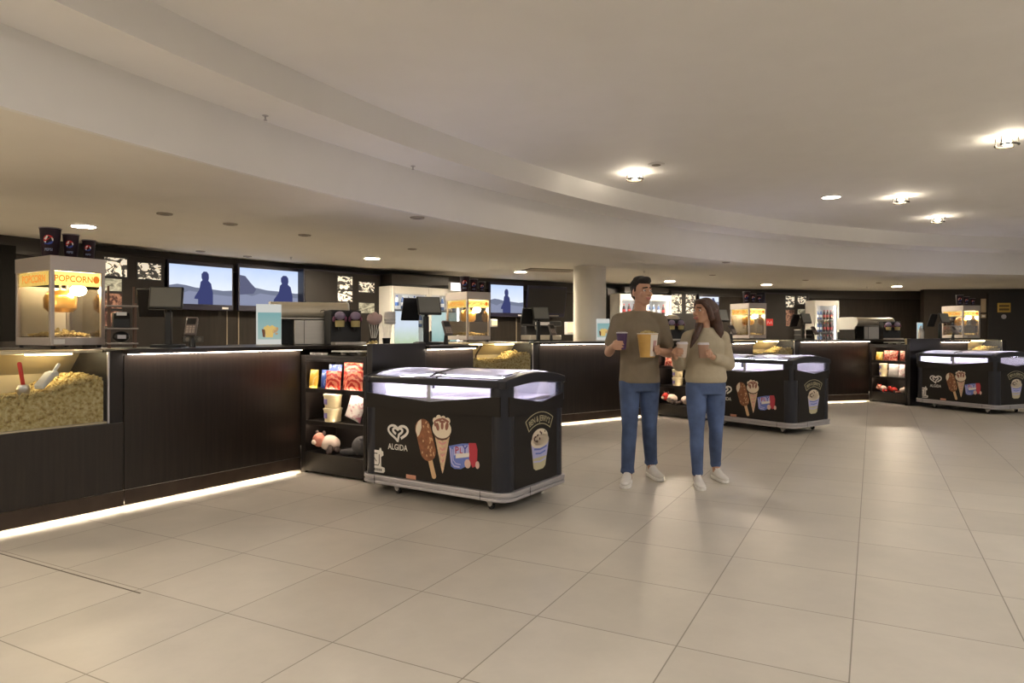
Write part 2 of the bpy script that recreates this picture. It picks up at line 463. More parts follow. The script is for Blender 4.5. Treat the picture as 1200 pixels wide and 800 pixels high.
    if scoop:
        s1 = mt(mod, 'popcorn_scoop', 'metal popcorn scoop with red handle stuck upright in nearest popcorn', 'scoop', cx+.13, .14, .925)
        G().cap((0, 0, .02), (-.015, .02, .17), .012, .014, 10).build('handle', mat('red_plastic', (.6, .03, .015), .4), s1)
        G().loft([(0, 0, -.05, .03, .015), (0, 0, .0, .045, .03), (0, 0, .03, .03, .02)]).build('blade', STEEL, s1)
        s2 = mt(mod, 'popcorn_scoop', 'white plastic popcorn scoop lying tilted in nearest popcorn', 'scoop', cx+.25, .10, .95, .5)
        G().prism_y([(-.06, -.03), (.05, .05), (.09, .05), (.075, .09), (.03, .085), (-.07, 0)], -.035, .035).build('scoop_body', WHITEP, s2, bevel=.008)
        G().cap((.06, 0, .07), (.12, .0, .13), .011, .013, 8).build('handle', WHITEP, s2)

# ---- shelving at the head of each counter
def pillow(w, hgt, d, n=10):
    g = G(); vs = []
    for side in (-1, 1):
        for j in range(n+1):
            for i in range(n+1):
                u, v = i/n, j/n
                e = (max(0, math.sin(PI*u))**.5)*(max(0, math.sin(PI*v))**.6)
                vs.append(((u-.5)*w*(1-.06*math.sin(PI*v)), side*(d/2*e+.002), v*hgt))
    W = n+1; N = W*W
    fs = [(j*W+i, j*W+i+1, (j+1)*W+i+1, (j+1)*W+i) for j in range(n) for i in range(n)]
    fs += [(N+j*W+i, N+(j+1)*W+i, N+(j+1)*W+i+1, N+j*W+i+1) for j in range(n) for i in range(n)]
    for i in range(n):
        fs += [(i, N+i, N+i+1, i+1), (n*W+i, n*W+i+1, N+n*W+i+1, N+n*W+i), (i*W, (i+1)*W, N+(i+1)*W, N+i*W), (i*W+n, N+i*W+n, N+(i+1)*W+n, (i+1)*W+n)]
    g.add(vs, fs); return g
RED = noisemat('red_bag', (.55, .02, .012), (.85, .30, .18), 7, .35, .75, rough=.3, kind='wave')
RED2 = noisemat('red_striped_bag', (.50, .02, .015), (.85, .5, .35), 24, .42, .6, rough=.35)
BLUE = noisemat('blue_pack', (.04, .10, .45), (.45, .55, .75), 16, .5, .62, rough=.35)
YEL = noisemat('yellow_pack', (.80, .48, .06), (.85, .75, .5), 14, .5, .66, rough=.4)
WHT = noisemat('white_bag', (.78, .72, .68), (.5, .18, .24), 16, .50, .62, rough=.4)
GRYP = mat('pale_grey_pack', (.55, .53, .5), .4, var=.2, vscale=16)
FURW = mat('cream_plush', (.62, .50, .42), .9, bump=.6, bscale=160)
FURR = mat('pink_plush', (.55, .22, .16), .9, bump=.6, bscale=160)
FURB = mat('dark_brown_plush', (.06, .04, .035), .9, bump=.6, bscale=160)
FURG = mat('dark_grey_plush', (.05, .048, .05), .9, bump=.6, bscale=160)
FURRED = mat('red_plush', (.45, .03, .02), .9, bump=.6, bscale=160)

def shelf_unit(mod):
    sh = mt(mod, 'snack_shelf', {M1: 'black lit snack shelving of three niches beside the nearest freezer', M2: 'black lit snack shelving seen between the walking man and woman', M3: 'black lit snack shelving beside the freezer far back on the bar'}[mod],
            'shelf', .2, -.43, group='snack shelves')
    # local: opening faces -X at x=-.2, width along y -.43..+.43
    fr = G()
    fr.box(-.2, .2, .36, .425, 0, 1.10); fr.box(-.2, .2, -.425, -.385, 0, 1.10); fr.box(.17, .2, -.385, .36, 0, 1.10); fr.box(-.2, .17, -.385, .36, 1.065, 1.10)
    fr.build('carcass', DARK2, sh, bevel=.003)
    G().box(-.2, .17, -.385, .36, .02, .20).build('plinth', DARK2, sh, bevel=.003)
    for z in (.475, .775): G().box(-.172, .169, -.384, .359, z, z+.018).build('shelf_board', DARK2, sh, bevel=.002)
    for z in (.475, .775, 1.065):
        G().box(-.2, -.186, -.384, .359, z-.022, z+.018 if z < 1 else z-.001).build('shelf_lip', DARK2, sh, bevel=.002)
        G().box(-.184, -.174, -.36, .34, z-.014, z-.002).build('shelf_light', emat('shelf_light', (1, .8, .62), 45), sh, smooth=False)
    S = lambda y, z, dx=0: mod.p(.13+dx, y, z)
    rz = mod.rz - PI/2      # local -Y of an item looks out of the niche
    w = {M1: 'nearest snack shelves', M2: 'snack shelves between the couple', M3: 'far snack shelves'}[mod]
    g = 'snacks on the '+w
    def bag(name, m, label, cat, y, z, ww, hh, dd, lean=-.10, dx=0, dz=0, tilt=0):
        t = pillow(ww, hh, dd).build(name, m, None, loc=S(y, z, dx)); t.rotation_euler = (lean, tilt, rz+dz); tag(t, label, cat, g); return t
    def tub(y, z, label, dx=0, r=.062, h=.135, face=None):
        t = thing('snack_tub', label, 'tub', S(y, z, dx), rz, g)
        G().lathe([(r*.84, 0), (r*.98, h)], 24).build('tub_body', CREAMP, t)
        G().lathe([(r*1.04, h), (r*1.04, h+.012), (r*.9, h+.016)], 24).build('lid', CREAMM if False else mat('cream_lid', (.80, .70, .48), .45), t)
        k = G(); k.add([((r*.93+.002)*math.sin(a), -(r*.93+.002)*math.cos(a), zz) for zz in (h*.3, h*.75) for a in (-.75, -.45, -.15, .15)], [(0, 1, 5, 4), (1, 2, 6, 5), (2, 3, 7, 6)])
        k.build('tub_label', mat('violet_label', (.22, .18, .42), .5), t); return t
    def plush(y, z, label, cols, dx=0, s=1.0, dz=0, side=1):
        t = thing('plush_toy', label, 'soft toy', S(y, z, dx), rz+dz, g); a, b, c = cols
        G().ell((0, 0, .085*s), (.12*s, .075*s, .08*s)).build('body', a, t)
        hd = G().ell((-.10*side*s, -.04*s, .115*s), (.075*s, .07*s, .07*s)).build('head', b, t)
        for q in (-1, 1): G().ell((-.10*side*s+q*.05*s, -.03*s, .175*s), (.024*s, .014*s, .03*s)).build('ear', c, hd)
        G().ell((-.11*side*s, -.105*s, .10*s), (.03*s, .02*s, .025*s)).build('muzzle', a, hd)
        for q in (-1, 1): G().cap((.06*side*s, -.02*s+q*.03*s, .06*s), (.12*side*s, -.07*s+q*.05*s, .03*s), .026*s, .03*s, 10).build('leg', c, t)
        return t
    if mod is M1:
        bag('snack_pouch', YEL, 'yellow snack pouch at the left end of the top niche', 'snack', -.14, .795, .11, .17, .06, dx=-.10)
        bag('snack_pouch', BLUE, 'small blue snack pouch beside the yellow pouch in the top niche', 'snack', -.245, .795, .10, .17, .05, dx=-.06)
        bag('snack_pouch', BLUE, 'blue and white snack pouch peeking out behind the red bags', 'snack', -.33, .795, .17, .22, .05, dx=-.02)
        bag('snack_bag', RED, 'smaller red snack bag with swirl in front of the tall red bag', 'snack', -.40, .795, .20, .165, .05, dx=-.10)
        bag('snack_bag', RED, 'tall red snack bag with crimped top in the nearest top niche', 'snack', -.56, .795, .24, .25, .05, dx=-.02)
        bag('snack_bag', RED, 'red swirl snack bag at the right end of the nearest top niche', 'snack', -.665, .795, .23, .18, .05, dx=-.10)
        tub(-.36, .494, 'cream snack tub at the bottom of the nearest stack of two', dx=-.06, r=.085, h=.11)
        tub(-.36, .621, 'cream snack tub on top of the nearest stack of two', dx=-.06, r=.085, h=.11)
        bag('snack_bag', WHT, 'large white snack bag with faint red print leaning beside the stacked cream tubs', 'snack', -.60, .525, .20, .22, .08, lean=-.10, dx=-.05, tilt=.30)
        plush(-.30, .203, 'cream and pink soft toy lying in the lowest niche of the nearest shelves', (FURW, FURR, FURB), dx=-.04, s=.95)
        t = thing('plush_toy', 'dark grey soft toy slumped against the right side of the lowest niche', 'soft toy', S(-.69, .203, -.03), rz, g)
        G().ell((.02, 0, .09), (.10, .09, .09)).build('body', FURG, t); G().cap((-.05, -.03, .04), (-.17, -.06, .03), .035, .028, 10).build('arm', FURG, t); G().ell((.045, -.01, .155), (.05, .05, .03)).build('head', FURG, t)
    elif mod is M2:
        for i, (y, lb) in enumerate(((-.16, 'red striped snack bag, first in the top niche between the couple'), (-.36, 'red striped snack bag, second in the top niche between the couple'), (-.57, 'red striped snack bag half behind the woman, in the top niche'))):
            bag('snack_bag', RED2, lb, 'snack', y-.03, .795, .19, .21, .07, dx=-.07*(i % 2)-.02)
        tub(-.40, .494, 'cream snack tub, lower of the two seen between the couple', dx=-.06, r=.085, h=.11)
        tub(-.40, .621, 'cream snack tub, upper of the two seen between the couple', dx=-.06, r=.085, h=.11)
        plush(-.25, .203, 'cream and red soft toy in the low niche beside the walking man', (FURW, FURRED, FURB), dx=-.03, s=.9)
        plush(-.55, .203, 'white and brown soft toy in the low niche beside the woman', (FURW, FURW, FURB), dx=-.03, s=.85, side=-1)
    else:
        bag('snack_pouch', YEL, 'yellow snack pouch beside the red bags on the far shelves', 'snack', -.165, .795, .16, .16, .07, dx=-.05)
        for i, (y, lb) in enumerate(((-.33, 'red snack bag next to the yellow pouch on the far shelves'), (-.52, 'red snack bag in the middle of the far top niche'), (-.69, 'red snack bag in the right corner of the far top niche'))):
            bag('snack_bag', RED2, lb, 'snack', y, .795, .19, .19, .06, dx=-.06*(i % 2)-.02)
        tub(-.28, .494, 'cream snack tub, lower of the two on the far shelves', dx=-.06, r=.075, h=.105)
        tub(-.28, .616, 'cream snack tub, upper of the two on the far shelves', dx=-.06, r=.075, h=.105)
        bag('snack_bag', GRYP, 'pale grey snack bag beside the far cream tubs', 'snack', -.48, .494, .22, .24, .08, dx=-.05)
        bag('snack_bag', WHT, 'white and pink snack bag at the right of the far middle niche', 'snack', -.69, .494, .18, .24, .08, dx=-.05)
        plush(-.24, .203, 'pink and cream soft toy at the left of the far low niche', (FURW, FURR, FURRED), dx=-.03, s=.68)
        plush(-.48, .203, 'red soft toy in the middle of the far low niche', (FURRED, FURRED, FURB), dx=-.03, s=.62)
        plush(-.69, .203, 'white soft toy at the right of the far low niche', (FURW, FURW, FURR), dx=-.03, s=.64, side=-1)

def return_counter(mod, T):
    c = mt(mod, 'return_counter', {M1: 'black projecting counter with tall side panel behind the nearest freezer', M2: 'black projecting counter behind the woman and the second freezer', M3: 'black projecting counter with tall side panel behind the third freezer'}[mod],
           'counter', .72, -.4, group='projecting counters')
    g = lambda: G(off=(-.72, .4, 0))
    g().box(.44, T, -.86, .74, .142, 1.148).build('body', DARK2, c)
    g().box(.0, .72, -.925, -.862, .004, 1.212).build('side_panel', mat('dark_satin_panel', (.016, .0135, .0135), .3, var=.1, vscale=3), c, bevel=.004)
    gg = g()
    gg.box(.722, T, -.915, -.885, .142, 1.138); gg.build('front_panel', DARK, c, bevel=.002)
    g().box(.74, T-.02, -.960, -.923, 1.1455, 1.1490).build('light_strip', STRIP, c, smooth=False)
    g().box(.722, T, -.905, -.892, .028, .139).build('kickboard', KICK, c)
    gg = g(); gg.prism([(.722, -.965), (T+.02, -.965), (T+.02, 1.2), (.025, 1.2), (.025, .012), (.425, .012), (.425, -.855), (.722, -.855)], 1.150, TOPZ); gg.build('countertop', TOPM, c, bevel=.004)
    g().box(.05, T, .745, 1.18, .142, 1.148).build('rear_cabinet', DARK2, c)

for m_, T_ in ((M1, 1.5), (M2, 1.26), (M3, 1.4)):
    main_counter(m_); shelf_unit(m_); return_counter(m_, T_)
popcorn_bin(M1, 1.25, True, scoop=True)
popcorn_bin(M2, 1.05, False); popcorn_bin(M3, 1.0, False)
# a fourth bin begins past the third projecting counter, before the dark wall
M4 = Mod(90.5, .0, 'fourth')
_k, _y = (1175-600)/800, None
M4.a = rad(90.5); _a, _y = ray_r((1175-600)/800, RC-.05); M4.O = polar(RC-.05, _a); M4.L = -.10; M4.a = _a; M4.rz = _a-PI/2
M4.M = Matrix.Translation(M4.O) @ Matrix.Rotation(M4.rz, 4, 'Z')
popcorn_bin(M4, .95, False)
WORD[M4] = 'fourth'
# ------------------------------------------------------------------ freezers
FW, FD = 1.42, .90
CHOC = mat('print_chocolate', (.23, .085, .035), .5, var=.3, vscale=30); NUT = mat('print_nut', (.55, .33, .17), .5)
VAN = mat('print_vanilla', (.72, .62, .48), .5); WAFER = mat('print_wafer', (.60, .42, .27), .5, var=.2, vscale=40); STICK = mat('print_stick', (.62, .40, .22), .5)
DKCH = mat('print_dark_chocolate', (.09, .035, .02), .5); PBLUE = mat('print_blue', (.12, .17, .50), .5); PRED = mat('print_red', (.42, .03, .05), .5)
PPINK = mat('print_pink', (.62, .25, .25), .5); PLIL = mat('print_lilac', (.42, .42, .68), .5); PSALM = mat('print_salmon', (.55, .26, .17), .5); PKHAK = mat('print_khaki', (.50, .45, .28), .5)
LINER = mat('freezer_liner', (.86, .84, .90), .4)
LED = emat('freezer_led', (.90, .86, 1.0), 30.0)
FGL = glassmat('freezer_glass', (.97, .97, 1.0), .8)
def lidmat():
    m, n, o = nt('freezer_lid_glass')
    t = n.nodes.new('ShaderNodeBsdfTransparent'); d = n.nodes.new('ShaderNodeBsdfDiffuse'); d.inputs['Color'].default_value = (.80, .80, .82, 1)
    l = n.nodes.new('ShaderNodeBsdfTranslucent'); l.inputs['Color'].default_value = (.80, .80, .86, 1); g = n.nodes.new('ShaderNodeBsdfGlossy'); g.inputs['Roughness'].default_value = .06
    a = n.nodes.new('ShaderNodeMixShader'); a.inputs[0].default_value = .4; b = n.nodes.new('ShaderNodeMixShader'); b.inputs[0].default_value = .55; c = n.nodes.new('ShaderNodeMixShader'); c.inputs[0].default_value = .18
    n.links.new(d.outputs[0], a.inputs[1]); n.links.new(l.outputs[0], a.inputs[2]); n.links.new(t.outputs[0], b.inputs[1]); n.links.new(a.outputs[0], b.inputs[2])
    n.links.new(b.outputs[0], c.inputs[1]); n.links.new(g.outputs[0], c.inputs[2]); n.links.new(c.outputs[0], o.inputs['Surface']); return m
LIDG = lidmat()     # milky, part diffuse and part translucent

def flat(g, poly, y):          # polygon in x,z on a front that faces -Y
    g.prism_y(poly, y, y+.002); return g
def circ(cx, cz, rx, rz_=None, n=20, a0=0, a1=2*PI, rot=0):
    rz_ = rx if rz_ is None else rz_
    P = []
    full = abs(a1-a0-2*PI) < 1e-6
    for i in range(n if full else n+1):
        a = a0+(a1-a0)*i/n; x, z = rx*math.cos(a), rz_*math.sin(a)
        P.append((cx+x*math.cos(rot)-z*math.sin(rot), cz+x*math.sin(rot)+z*math.cos(rot)))
    return P
def stroke(g, pts, w, y):
    """a flat ribbon of width w along pts in x,z"""
    n = len(pts); L = []; Rr = []
    for i in range(n):
        a = Vector(pts[max(0, i-1)]); b = Vector(pts[min(n-1, i+1)]); d = (b-a).normalized(); nn = Vector((-d.y, d.x))*(w/2)
        p = Vector(pts[i]); L.append(p+nn); Rr.append(p-nn)
    for i in range(n-1):
        g.prism_y([tuple(Rr[i]), tuple(Rr[i+1]), tuple(L[i+1]), tuple(L[i])], y, y+.0015)
    return g
def put_text(g, s, size, x, z, y, fx=1.0):
    vs, fs = text_geo(s, size)
    g.add([(x+a*fx, y, z+b) for a, b in vs], fs)
    return g
def hearts(cx, cz, s):
    def half(sc, sgn, t0, t1, n=18):
        out = []
        for i in range(n+1):
            t = t0+(t1-t0)*i/n
            x = 16*math.sin(t)**3; z = 13*math.cos(t)-5*math.cos(2*t)-2*math.cos(3*t)-math.cos(4*t)
            out.append((cx+sgn*x*sc, cz+(z+2.5)*sc*.70))
        return out
    q = s/16*.50; up = .012
    lift = lambda P: [(x, z+up) for x, z in P]
    one = half(s/16, -1, 0.0, PI-.02)+[(x, z) for x, z in lift(half(q, 1, 2.75, 0.0))][2:]+lift(half(q, -1, 0.0, 2.35))[1:]
    two = [(x+.006, z) for x, z in half(s/16, 1, 0.0, 2.42)]
    return one, two

def make_freezer(label, pos, rz, group='ice cream freezers'):
    f = thing('ice_cream_freezer', label, 'freezer', pos, rz, group)
    N = lambda: G()
    W, D, Z0 = FW, FD, .155
    # lower body, rounded corners
    N().prism(rrect(.012, W-.012, .012, D-.012, .085, 8), Z0, .765).build('cabinet', FREEZ, f)
    # shallow front and side skins with the dipping window edge
    def skin(g, L, y):   # front skin
        return g.prism_y([(.05, .70), (L-.05, .70), (L-.05, .845), (L-.105, .842), (L*.5, .775), (.06, .820), (.05, .822)], y, y+.016)
    def upper(g, L, y):
        return g.prism_y([(.05, .898), (L-.05, .898), (L-.05, .955), (.05, .955)], y, y+.03)
    fb = N(); skin(fb, W, -.003); fb.M = Matrix.Translation((W, D, 0)) @ Matrix.Rotation(PI, 4, 'Z'); skin(fb, W, -.003)
    def skin_s(g, L, y): return g.prism_y([(.05, .70), (L-.05, .70), (L-.05, .822), (L-.075, .815), (L*.56, .772), (.08, .838), (.05, .842)], y, y+.016)
    fb.M = Matrix.Translation((W, 0, 0)) @ Matrix.Rotation(PI/2, 4, 'Z'); skin_s(fb, D, -.003)
    fb.M = Matrix.Translation((0, D, 0)) @ Matrix.Rotation(-PI/2, 4, 'Z'); skin_s(fb, D, -.003)
    fb.build('window_surround', FREEZ, f, smooth=False)
    for cx, cy in ((.09, .09), (W-.09, .09), (W-.09, D-.09), (.09, D-.09)):
        pg = N()
        if cx > .2 and cy < .2: pg.lathe([(.088, Z0), (.088, .955)], 28, (cx, cy, 0))
        else:
            pg.lathe([(.088, Z0), (.088, .764)], 28, (cx, cy, 0)); pg.lathe([(.034, .764), (.034, .955)], 20, (.037 if cx < .2 else W-.037, .037 if cy < .2 else D-.037, 0))
        pg.build('corner_post', NAVYP, f)
    # top rim: long sides, arched ends
    rim = N()
    for y0, y1 in ((.0, .07), (D-.07, D)): rim.box(.06, W-.06, y0, y1, .902, .958)
    rim.build('top_rim', NAVYP, f, bevel=.012)
    for x0, x1 in ((0.0, .10), (W-.10, W)):
        P = []; n = 14
        for i in range(n+1): t = i/n; P.append((.005+(D-.01)*t, .955+.052*math.sin(PI*t)**.8))
        for i in range(n, -1, -1): t = i/n; P.append((.005+(D-.01)*t, .900+.030*math.sin(PI*t)))
        N().prism_x(P, x0, x1).build('end_arch', NAVYP, f, bevel=.008)
    # glazing
    N().box(.06, W-.06, .022, .027, .76, .90).build('front_window', FGL, f, smooth=False)
    N().box(W-.028, W-.023, .07, D-.07, .76, .93).build('end_window', FGL, f, smooth=False)
    N().box(.023, .028, .07, D-.07, .76, .93).build('end_window', FGL, f, smooth=False)
    def lid(xa, xb, dz):
        n = 14; P = []
        for i in range(n+1): t = i/n; P.append((.04+(D-.08)*t, .958+dz+.045*math.sin(PI*t)**.8))
        g = N(); vs = [(x, y, z) for x in (xa, xb) for y, z in P]
        g.add(vs, [(i, i+1, n+2+i, n+1+i) for i in range(n)]); return g
    a = lid(.09, W*.53, .004).build('sliding_lid', LIDG, f)
    b = lid(W*.49, W-.09, .014).build('sliding_lid', LIDG, f)
    n = 14
    for par, x, dz in ((a, W*.53, .004), (b, W*.49, .014)):
        pts = [(x, .04+(D-.08)*i/n, .960+dz+.045*math.sin(PI*i/n)**.8) for i in range(n+1)]
        N().tube(pts, .007, 6).build('lid_edge', BLACKP, par)
    N().cap((W*.46, .16, .992), (W*.56, .10, .985), .009, .009, 8).build('handle', BLACKP, b)
    # lit inside: white bed, far liner, middle post, strips under the rim
    li = N(); li.box(.05, W-.05, .04, D-.04, .766, .772)
    for y_ in (.040, D-.046): li.box(.06, W-.06, y_, y_+.006, .772, .80) if y_ < .1 else li.box(.06, W-.06, y_, y_+.006, .772, .898)
    li.box(.045, .05, .06, D-.06, .772, .90)
    li.build('liner', LINER, f, smooth=False)
    for k_ in (.17, .335, .5, .665, .83): pass
    bk = N()
    for i in range(5):
        xx = .09+(W-.18)*i/5; bk.box(xx+.01, xx+(W-.18)/5-.01, .07, .44, .773, .80); bk.box(xx+.01, xx+(W-.18)/5-.01, .46, D-.07, .773, .80)
    bk.build('tray', mat('frosted_tray', (.82, .74, .84), .5, var=.12, vscale=12), f, bevel=.006)
    N().box(W*.468, W*.492, .030, .056, .773, .90).build('middle_post', WHITEP, f)
    st = N(); st.box(.12, W-.12, .072, .084, .915, .927); st.box(.12, W-.12, D-.084, D-.072, .915, .927)
    st.build('led_strip', LED, f, smooth=False)
    st = N(); st.box(W-.150, W-.106, .13, D-.13, .928, .935); st.box(.106, .150, .13, D-.13, .928, .935); st.build('led_strip', LED, f, smooth=False)
    # bumper rail
    rl = N(); rl.prism(rrect(-.022, W+.022, -.022, D+.022, .11, 8), .088, .112); rl.prism(rrect(-.014, W+.014, -.014, D+.014, .105, 8), .112, .126); rl.prism(rrect(-.022, W+.022, -.022, D+.022, .11, 8), .126, .154)
    rl.build('bumper_rail', ALU, f, bevel=.004)
    j = N(); j.box(.155, .159, -.0235, -.020, .088, .154); j.box(W-.212, W-.208, -.0235, -.020, .088, .154); j.box(W+.020, W+.0235, .30, .304, .088, .154)
    j.build('rail_joint', BLACKP, f)
    N().prism(rrect(.05, W-.05, .05, D-.05, .08), .075, .088).build('underside', BLACKP, f)
    for cx, cy in ((.30, .10), (W-.20, .10), (W-.20, D-.12), (.30, D-.12)):
        c = G(off=(cx, cy, 0)).prism_y([(-.03, .076), (.03, .076), (.02, .035), (.005, .022), (-.012, .03)], -.018, .018).build('caster', mat('pale_caster_fork', (.55, .53, .5), .4), f)
        G(off=(cx+.008, cy, .026)).add(*wheel()).build('wheel', BLACKP, c)
    # prints on the front
    y = .0015
    o = N(); A, B_ = hearts(.38, .503, .100)
    for S_, w in ((A, .019), (B_, .021)): stroke(o, S_, w, .0095)
    o.build('heart_logo', DECW, f, smooth=False)
    o = N(); put_text(o, 'ALGIDA', .066, .38, .373, .0100, .88); o.build('logo_text', DECW, f, smooth=False)
    # chocolate bar on a stick
    rot = -.36
    def rp(dx, dz, cx=.668, cz=.478, r=.30): return (cx+dx*math.cos(r)-dz*math.sin(r), cz+dx*math.sin(r)+dz*math.cos(r))
    def pill(hw, hl, zc=0.0, n=10, r=.30, cx=.668, cz=.478):
        return [rp(hw*math.cos(a), zc+(hl-hw)+hw*math.sin(a), cx, cz, r) for a in [PI*i/n for i in range(n+1)]] + [rp(hw*math.cos(a), zc-(hl-hw)+hw*math.sin(a), cx, cz, r) for a in [PI+PI*i/n for i in range(n+1)]]
    o = N(); flat(o, pill(.021, .10, -.205), .0100); o.build('printed_stick', STICK, f, smooth=False)
    o = N(); flat(o, pill(.078, .165), .0095); pb = o.build('printed_choc_bar', CHOC, f, smooth=False)
    o = N(); P = [rp(-.070, .04), rp(-.045, .055), rp(-.01, .10), rp(.005, .163), rp(-.03, .152), rp(-.058, .125), rp(-.074, .09)]; flat(o, P, .0085); o.build('printed_vanilla_bite', VAN, pb, smooth=False)
    o = N(); rn = random.Random(3)
    for i in range(34):
        dx, dz = rn.uniform(-.062, .065), rn.uniform(-.14, .13)
        if dz > .03+dx*.9 and dx < .0: continue
        q = rp(dx, dz); flat(o, circ(q[0], q[1], .0065, .011, 7, rot=rn.uniform(-.6, .9)), .0085)
    o.build('printed_nuts', NUT, pb, smooth=False)
    # cone
    o = N(); flat(o, [(.836, .236), (.848, .27), (.905, .53), (.76, .52), (.825, .27)], .0100); co = o.build('printed_cone', WAFER, f, smooth=False)
    o = N(); flat(o, [(.755, .512), (.79, .492), (.832, .487), (.875, .497), (.912, .528), (.912, .545), (.754, .535)], .0092); o.build('printed_cone_rim', DKCH, co, smooth=False)
    o = N(); flat(o, circ(.829, .575, .092, .072, 24), .0085)
    for cx, cz, r in ((.765, .635, .024), (.80, .655, .026), (.845, .655, .022), (.885, .64, .026)): flat(o, circ(cx, cz, r, r, 12), .0085)
    o.build('printed_cream', VAN, co, smooth=False)
    o = N()
    for cx, cz, rx, rz_, ro in ((.79, .59, .016, .032, .2), (.835, .60, .014, .03, 0), (.88, .60, .016, .032, -.2), (.80, .642, .04, .010, .3), (.865, .645, .04, .010, -.35), (.765, .61, .010, .022, .2), (.835, .63, .03, .010, 0)): flat(o, circ(cx, cz, rx, rz_, 12, rot=ro), .0075)
    o.build('printed_sauce', mat('print_sauce', (.24, .09, .06), .5), co, smooth=False)
    o = N()
    for k_ in range(4): stroke(o, [(.80+.012*k_, .475-.045*k_), (.835, .458-.045*k_), (.872-.008*k_, .478-.045*k_)], .012, .0085)
    o.build('printed_cone_swirls', PPINK, co, smooth=False)
    # wrapped packet with two pieces
    o = N(); flat(o, [(.918, .30), (.95, .285), (1.01, .288), (1.05, .31), (1.12, .40), (1.125, .49), (1.02, .48), (.90, .452)], .0100); pk = o.build('printed_packet', PBLUE, f, smooth=False)
    o = N(); stroke(o, [(.912, .44), (.925, .33), (.95, .305), (1.0, .302)], .012, .009); stroke(o, [(.932, .43), (.94, .35), (.965, .325), (1.01, .322)], .008, .009)
    flat(o, [(.945, .448), (1.095, .478), (1.09, .41), (.945, .385)], .0088); o.build('printed_packet_panel', PLIL, pk, smooth=False)
    o = N(); flat(o, [(1.085, .49), (1.15, .495), (1.165, .45), (1.16, .33), (1.12, .31), (1.09, .37)], .0085); o.build('printed_piece', PRED, pk, smooth=False)
    o = N(); flat(o, circ(1.075, .335, .028, .034, 14), .0080); flat(o, circ(1.165, .335, .018, .028, 12), .0080); o.build('printed_pieces', mat('print_pop', (.62, .42, .36), .5), pk, smooth=False)
    o = N(); put_text(o, 'P', .075, .975, .402, .0078); put_text(o, 'L', .06, 1.015, .408, .0078); o.build('packet_letters', PRED, pk, smooth=False)
    o = N(); put_text(o, 'Y', .085, 1.052, .412, .0078); o.build('packet_letter', mat('print_deep_blue', (.03, .05, .32), .5), pk, smooth=False)
    o = N(); flat(o, [(.965, .365), (1.09, .388), (1.092, .418), (.965, .398)], .0070); o.build('packet_ribbon', DECW, pk, smooth=False)
    # sticker sheet low down, small plate on the rail
    o = N(); flat(o, [(.072, .172), (.225, .172), (.24, .185), (.238, .215), (.20, .222), (.20, .30), (.225, .315), (.222, .345), (.205, .35), (.20, .372), (.185, .372), (.18, .352), (.12, .352), (.115, .378), (.095, .378), (.09, .352), (.068, .35)], .0100); sk = o.build('sticker', DECW, f, smooth=False)
    o = N(); rn = random.Random(5)
    for k_ in range(7): o.prism_y([(.09+.018*k_, .185), (.10+.018*k_, .185), (.10+.018*k_, .205), (.09+.018*k_, .205)], .0085, .0095)
    stroke(o, [(.10, .33), (.10, .24), (.12, .23), (.17, .23), (.18, .25), (.18, .32)], .007, .0085); stroke(o, [(.12, .325), (.16, .325)], .008, .0085); stroke(o, [(.115, .30), (.15, .26)], .006, .0085)
    o.build('sticker_print', mat('print_black', (.03, .025, .02), .5), sk, smooth=False)
    o = N(); flat(o, [(.47, .158), (.57, .158), (.57, .19), (.47, .19)], .0095); pl = o.build('rating_plate', PSALM, f, smooth=False)
    # prints on the right-hand end: arched banner and ice cream tub
    E_ = lambda: G(off=(W, 0, 0), rz=PI/2)
    o = E_(); cx, cz, R_ = .495, .30, .335
    n = 16; a0, a1 = PI/2+.55, PI/2-.55
    for i in range(n):
        ta, tb = a0+(a1-a0)*i/n, a0+(a1-a0)*(i+1)/n
        for r0, r1 in ((R_+.056, R_+.062), (R_-.034, R_-.028)):
            o.prism_y([(cx+r0*math.cos(ta), cz+r0*math.sin(ta)), (cx+r0*math.cos(tb), cz+r0*math.sin(tb)), (cx+r1*math.cos(tb), cz+r1*math.sin(tb)), (cx+r1*math.cos(ta), cz+r1*math.sin(ta))], .0095, .0105)
    for ta in (a0, a1): stroke(o, [(cx+(R_-.034)*math.cos(ta), cz+(R_-.034)*math.sin(ta)), (cx+(R_+.062)*math.cos(ta), cz+(R_+.062)*math.sin(ta))], .007, .0095)
    vs, fs = text_geo("BEN & JERRY'S", .062)
    xm = max(abs(v[0]) for v in vs); k_ = .47*R_/xm
    o.add([(cx+(R_+(b-.010))*math.sin(a*k_/R_), .0100, cz+(R_+(b-.010))*math.cos(a*k_/R_)) for a, b in vs], fs)
    o.build('arched_banner', PKHAK, f, smooth=False)
    o = E_(); flat(o, [(.372, .45), (.405, .27), (.44, .25), (.545, .25), (.58, .27), (.63, .45)], .0105); tb = o.build('printed_tub', PKHAK, f, smooth=False)
    o = E_(); flat(o, [(.372, .452), (.392, .345), (.60, .345), (.632, .452)], .0095); stroke(o, [(.40, .32), (.50, .31), (.59, .325)], .012, .0095); o.build('printed_tub_band', PLIL, tb, smooth=False)
    o = E_(); stroke(o, [(.41, .415), (.50, .405), (.60, .42)], .014, .0085); stroke(o, [(.43, .38), (.50, .372), (.58, .385)], .012, .0085); o.build('printed_tub_lines', PBLUE, tb, smooth=False)
    o = E_(); flat(o, circ(.50, .47, .135, .055, 20), .0090); flat(o, circ(.50, .50, .118, .065, 20), .0090); o.build('printed_scoop', VAN, tb, smooth=False)
    o = E_(); rn = random.Random(9)
    for i in range(11): flat(o, circ(.50+rn.uniform(-.095, .095), .50+rn.uniform(-.05, .05), rn.uniform(.008, .017), rn.uniform(.006, .012), 8, rot=rn.uniform(0, 3)), .0080)
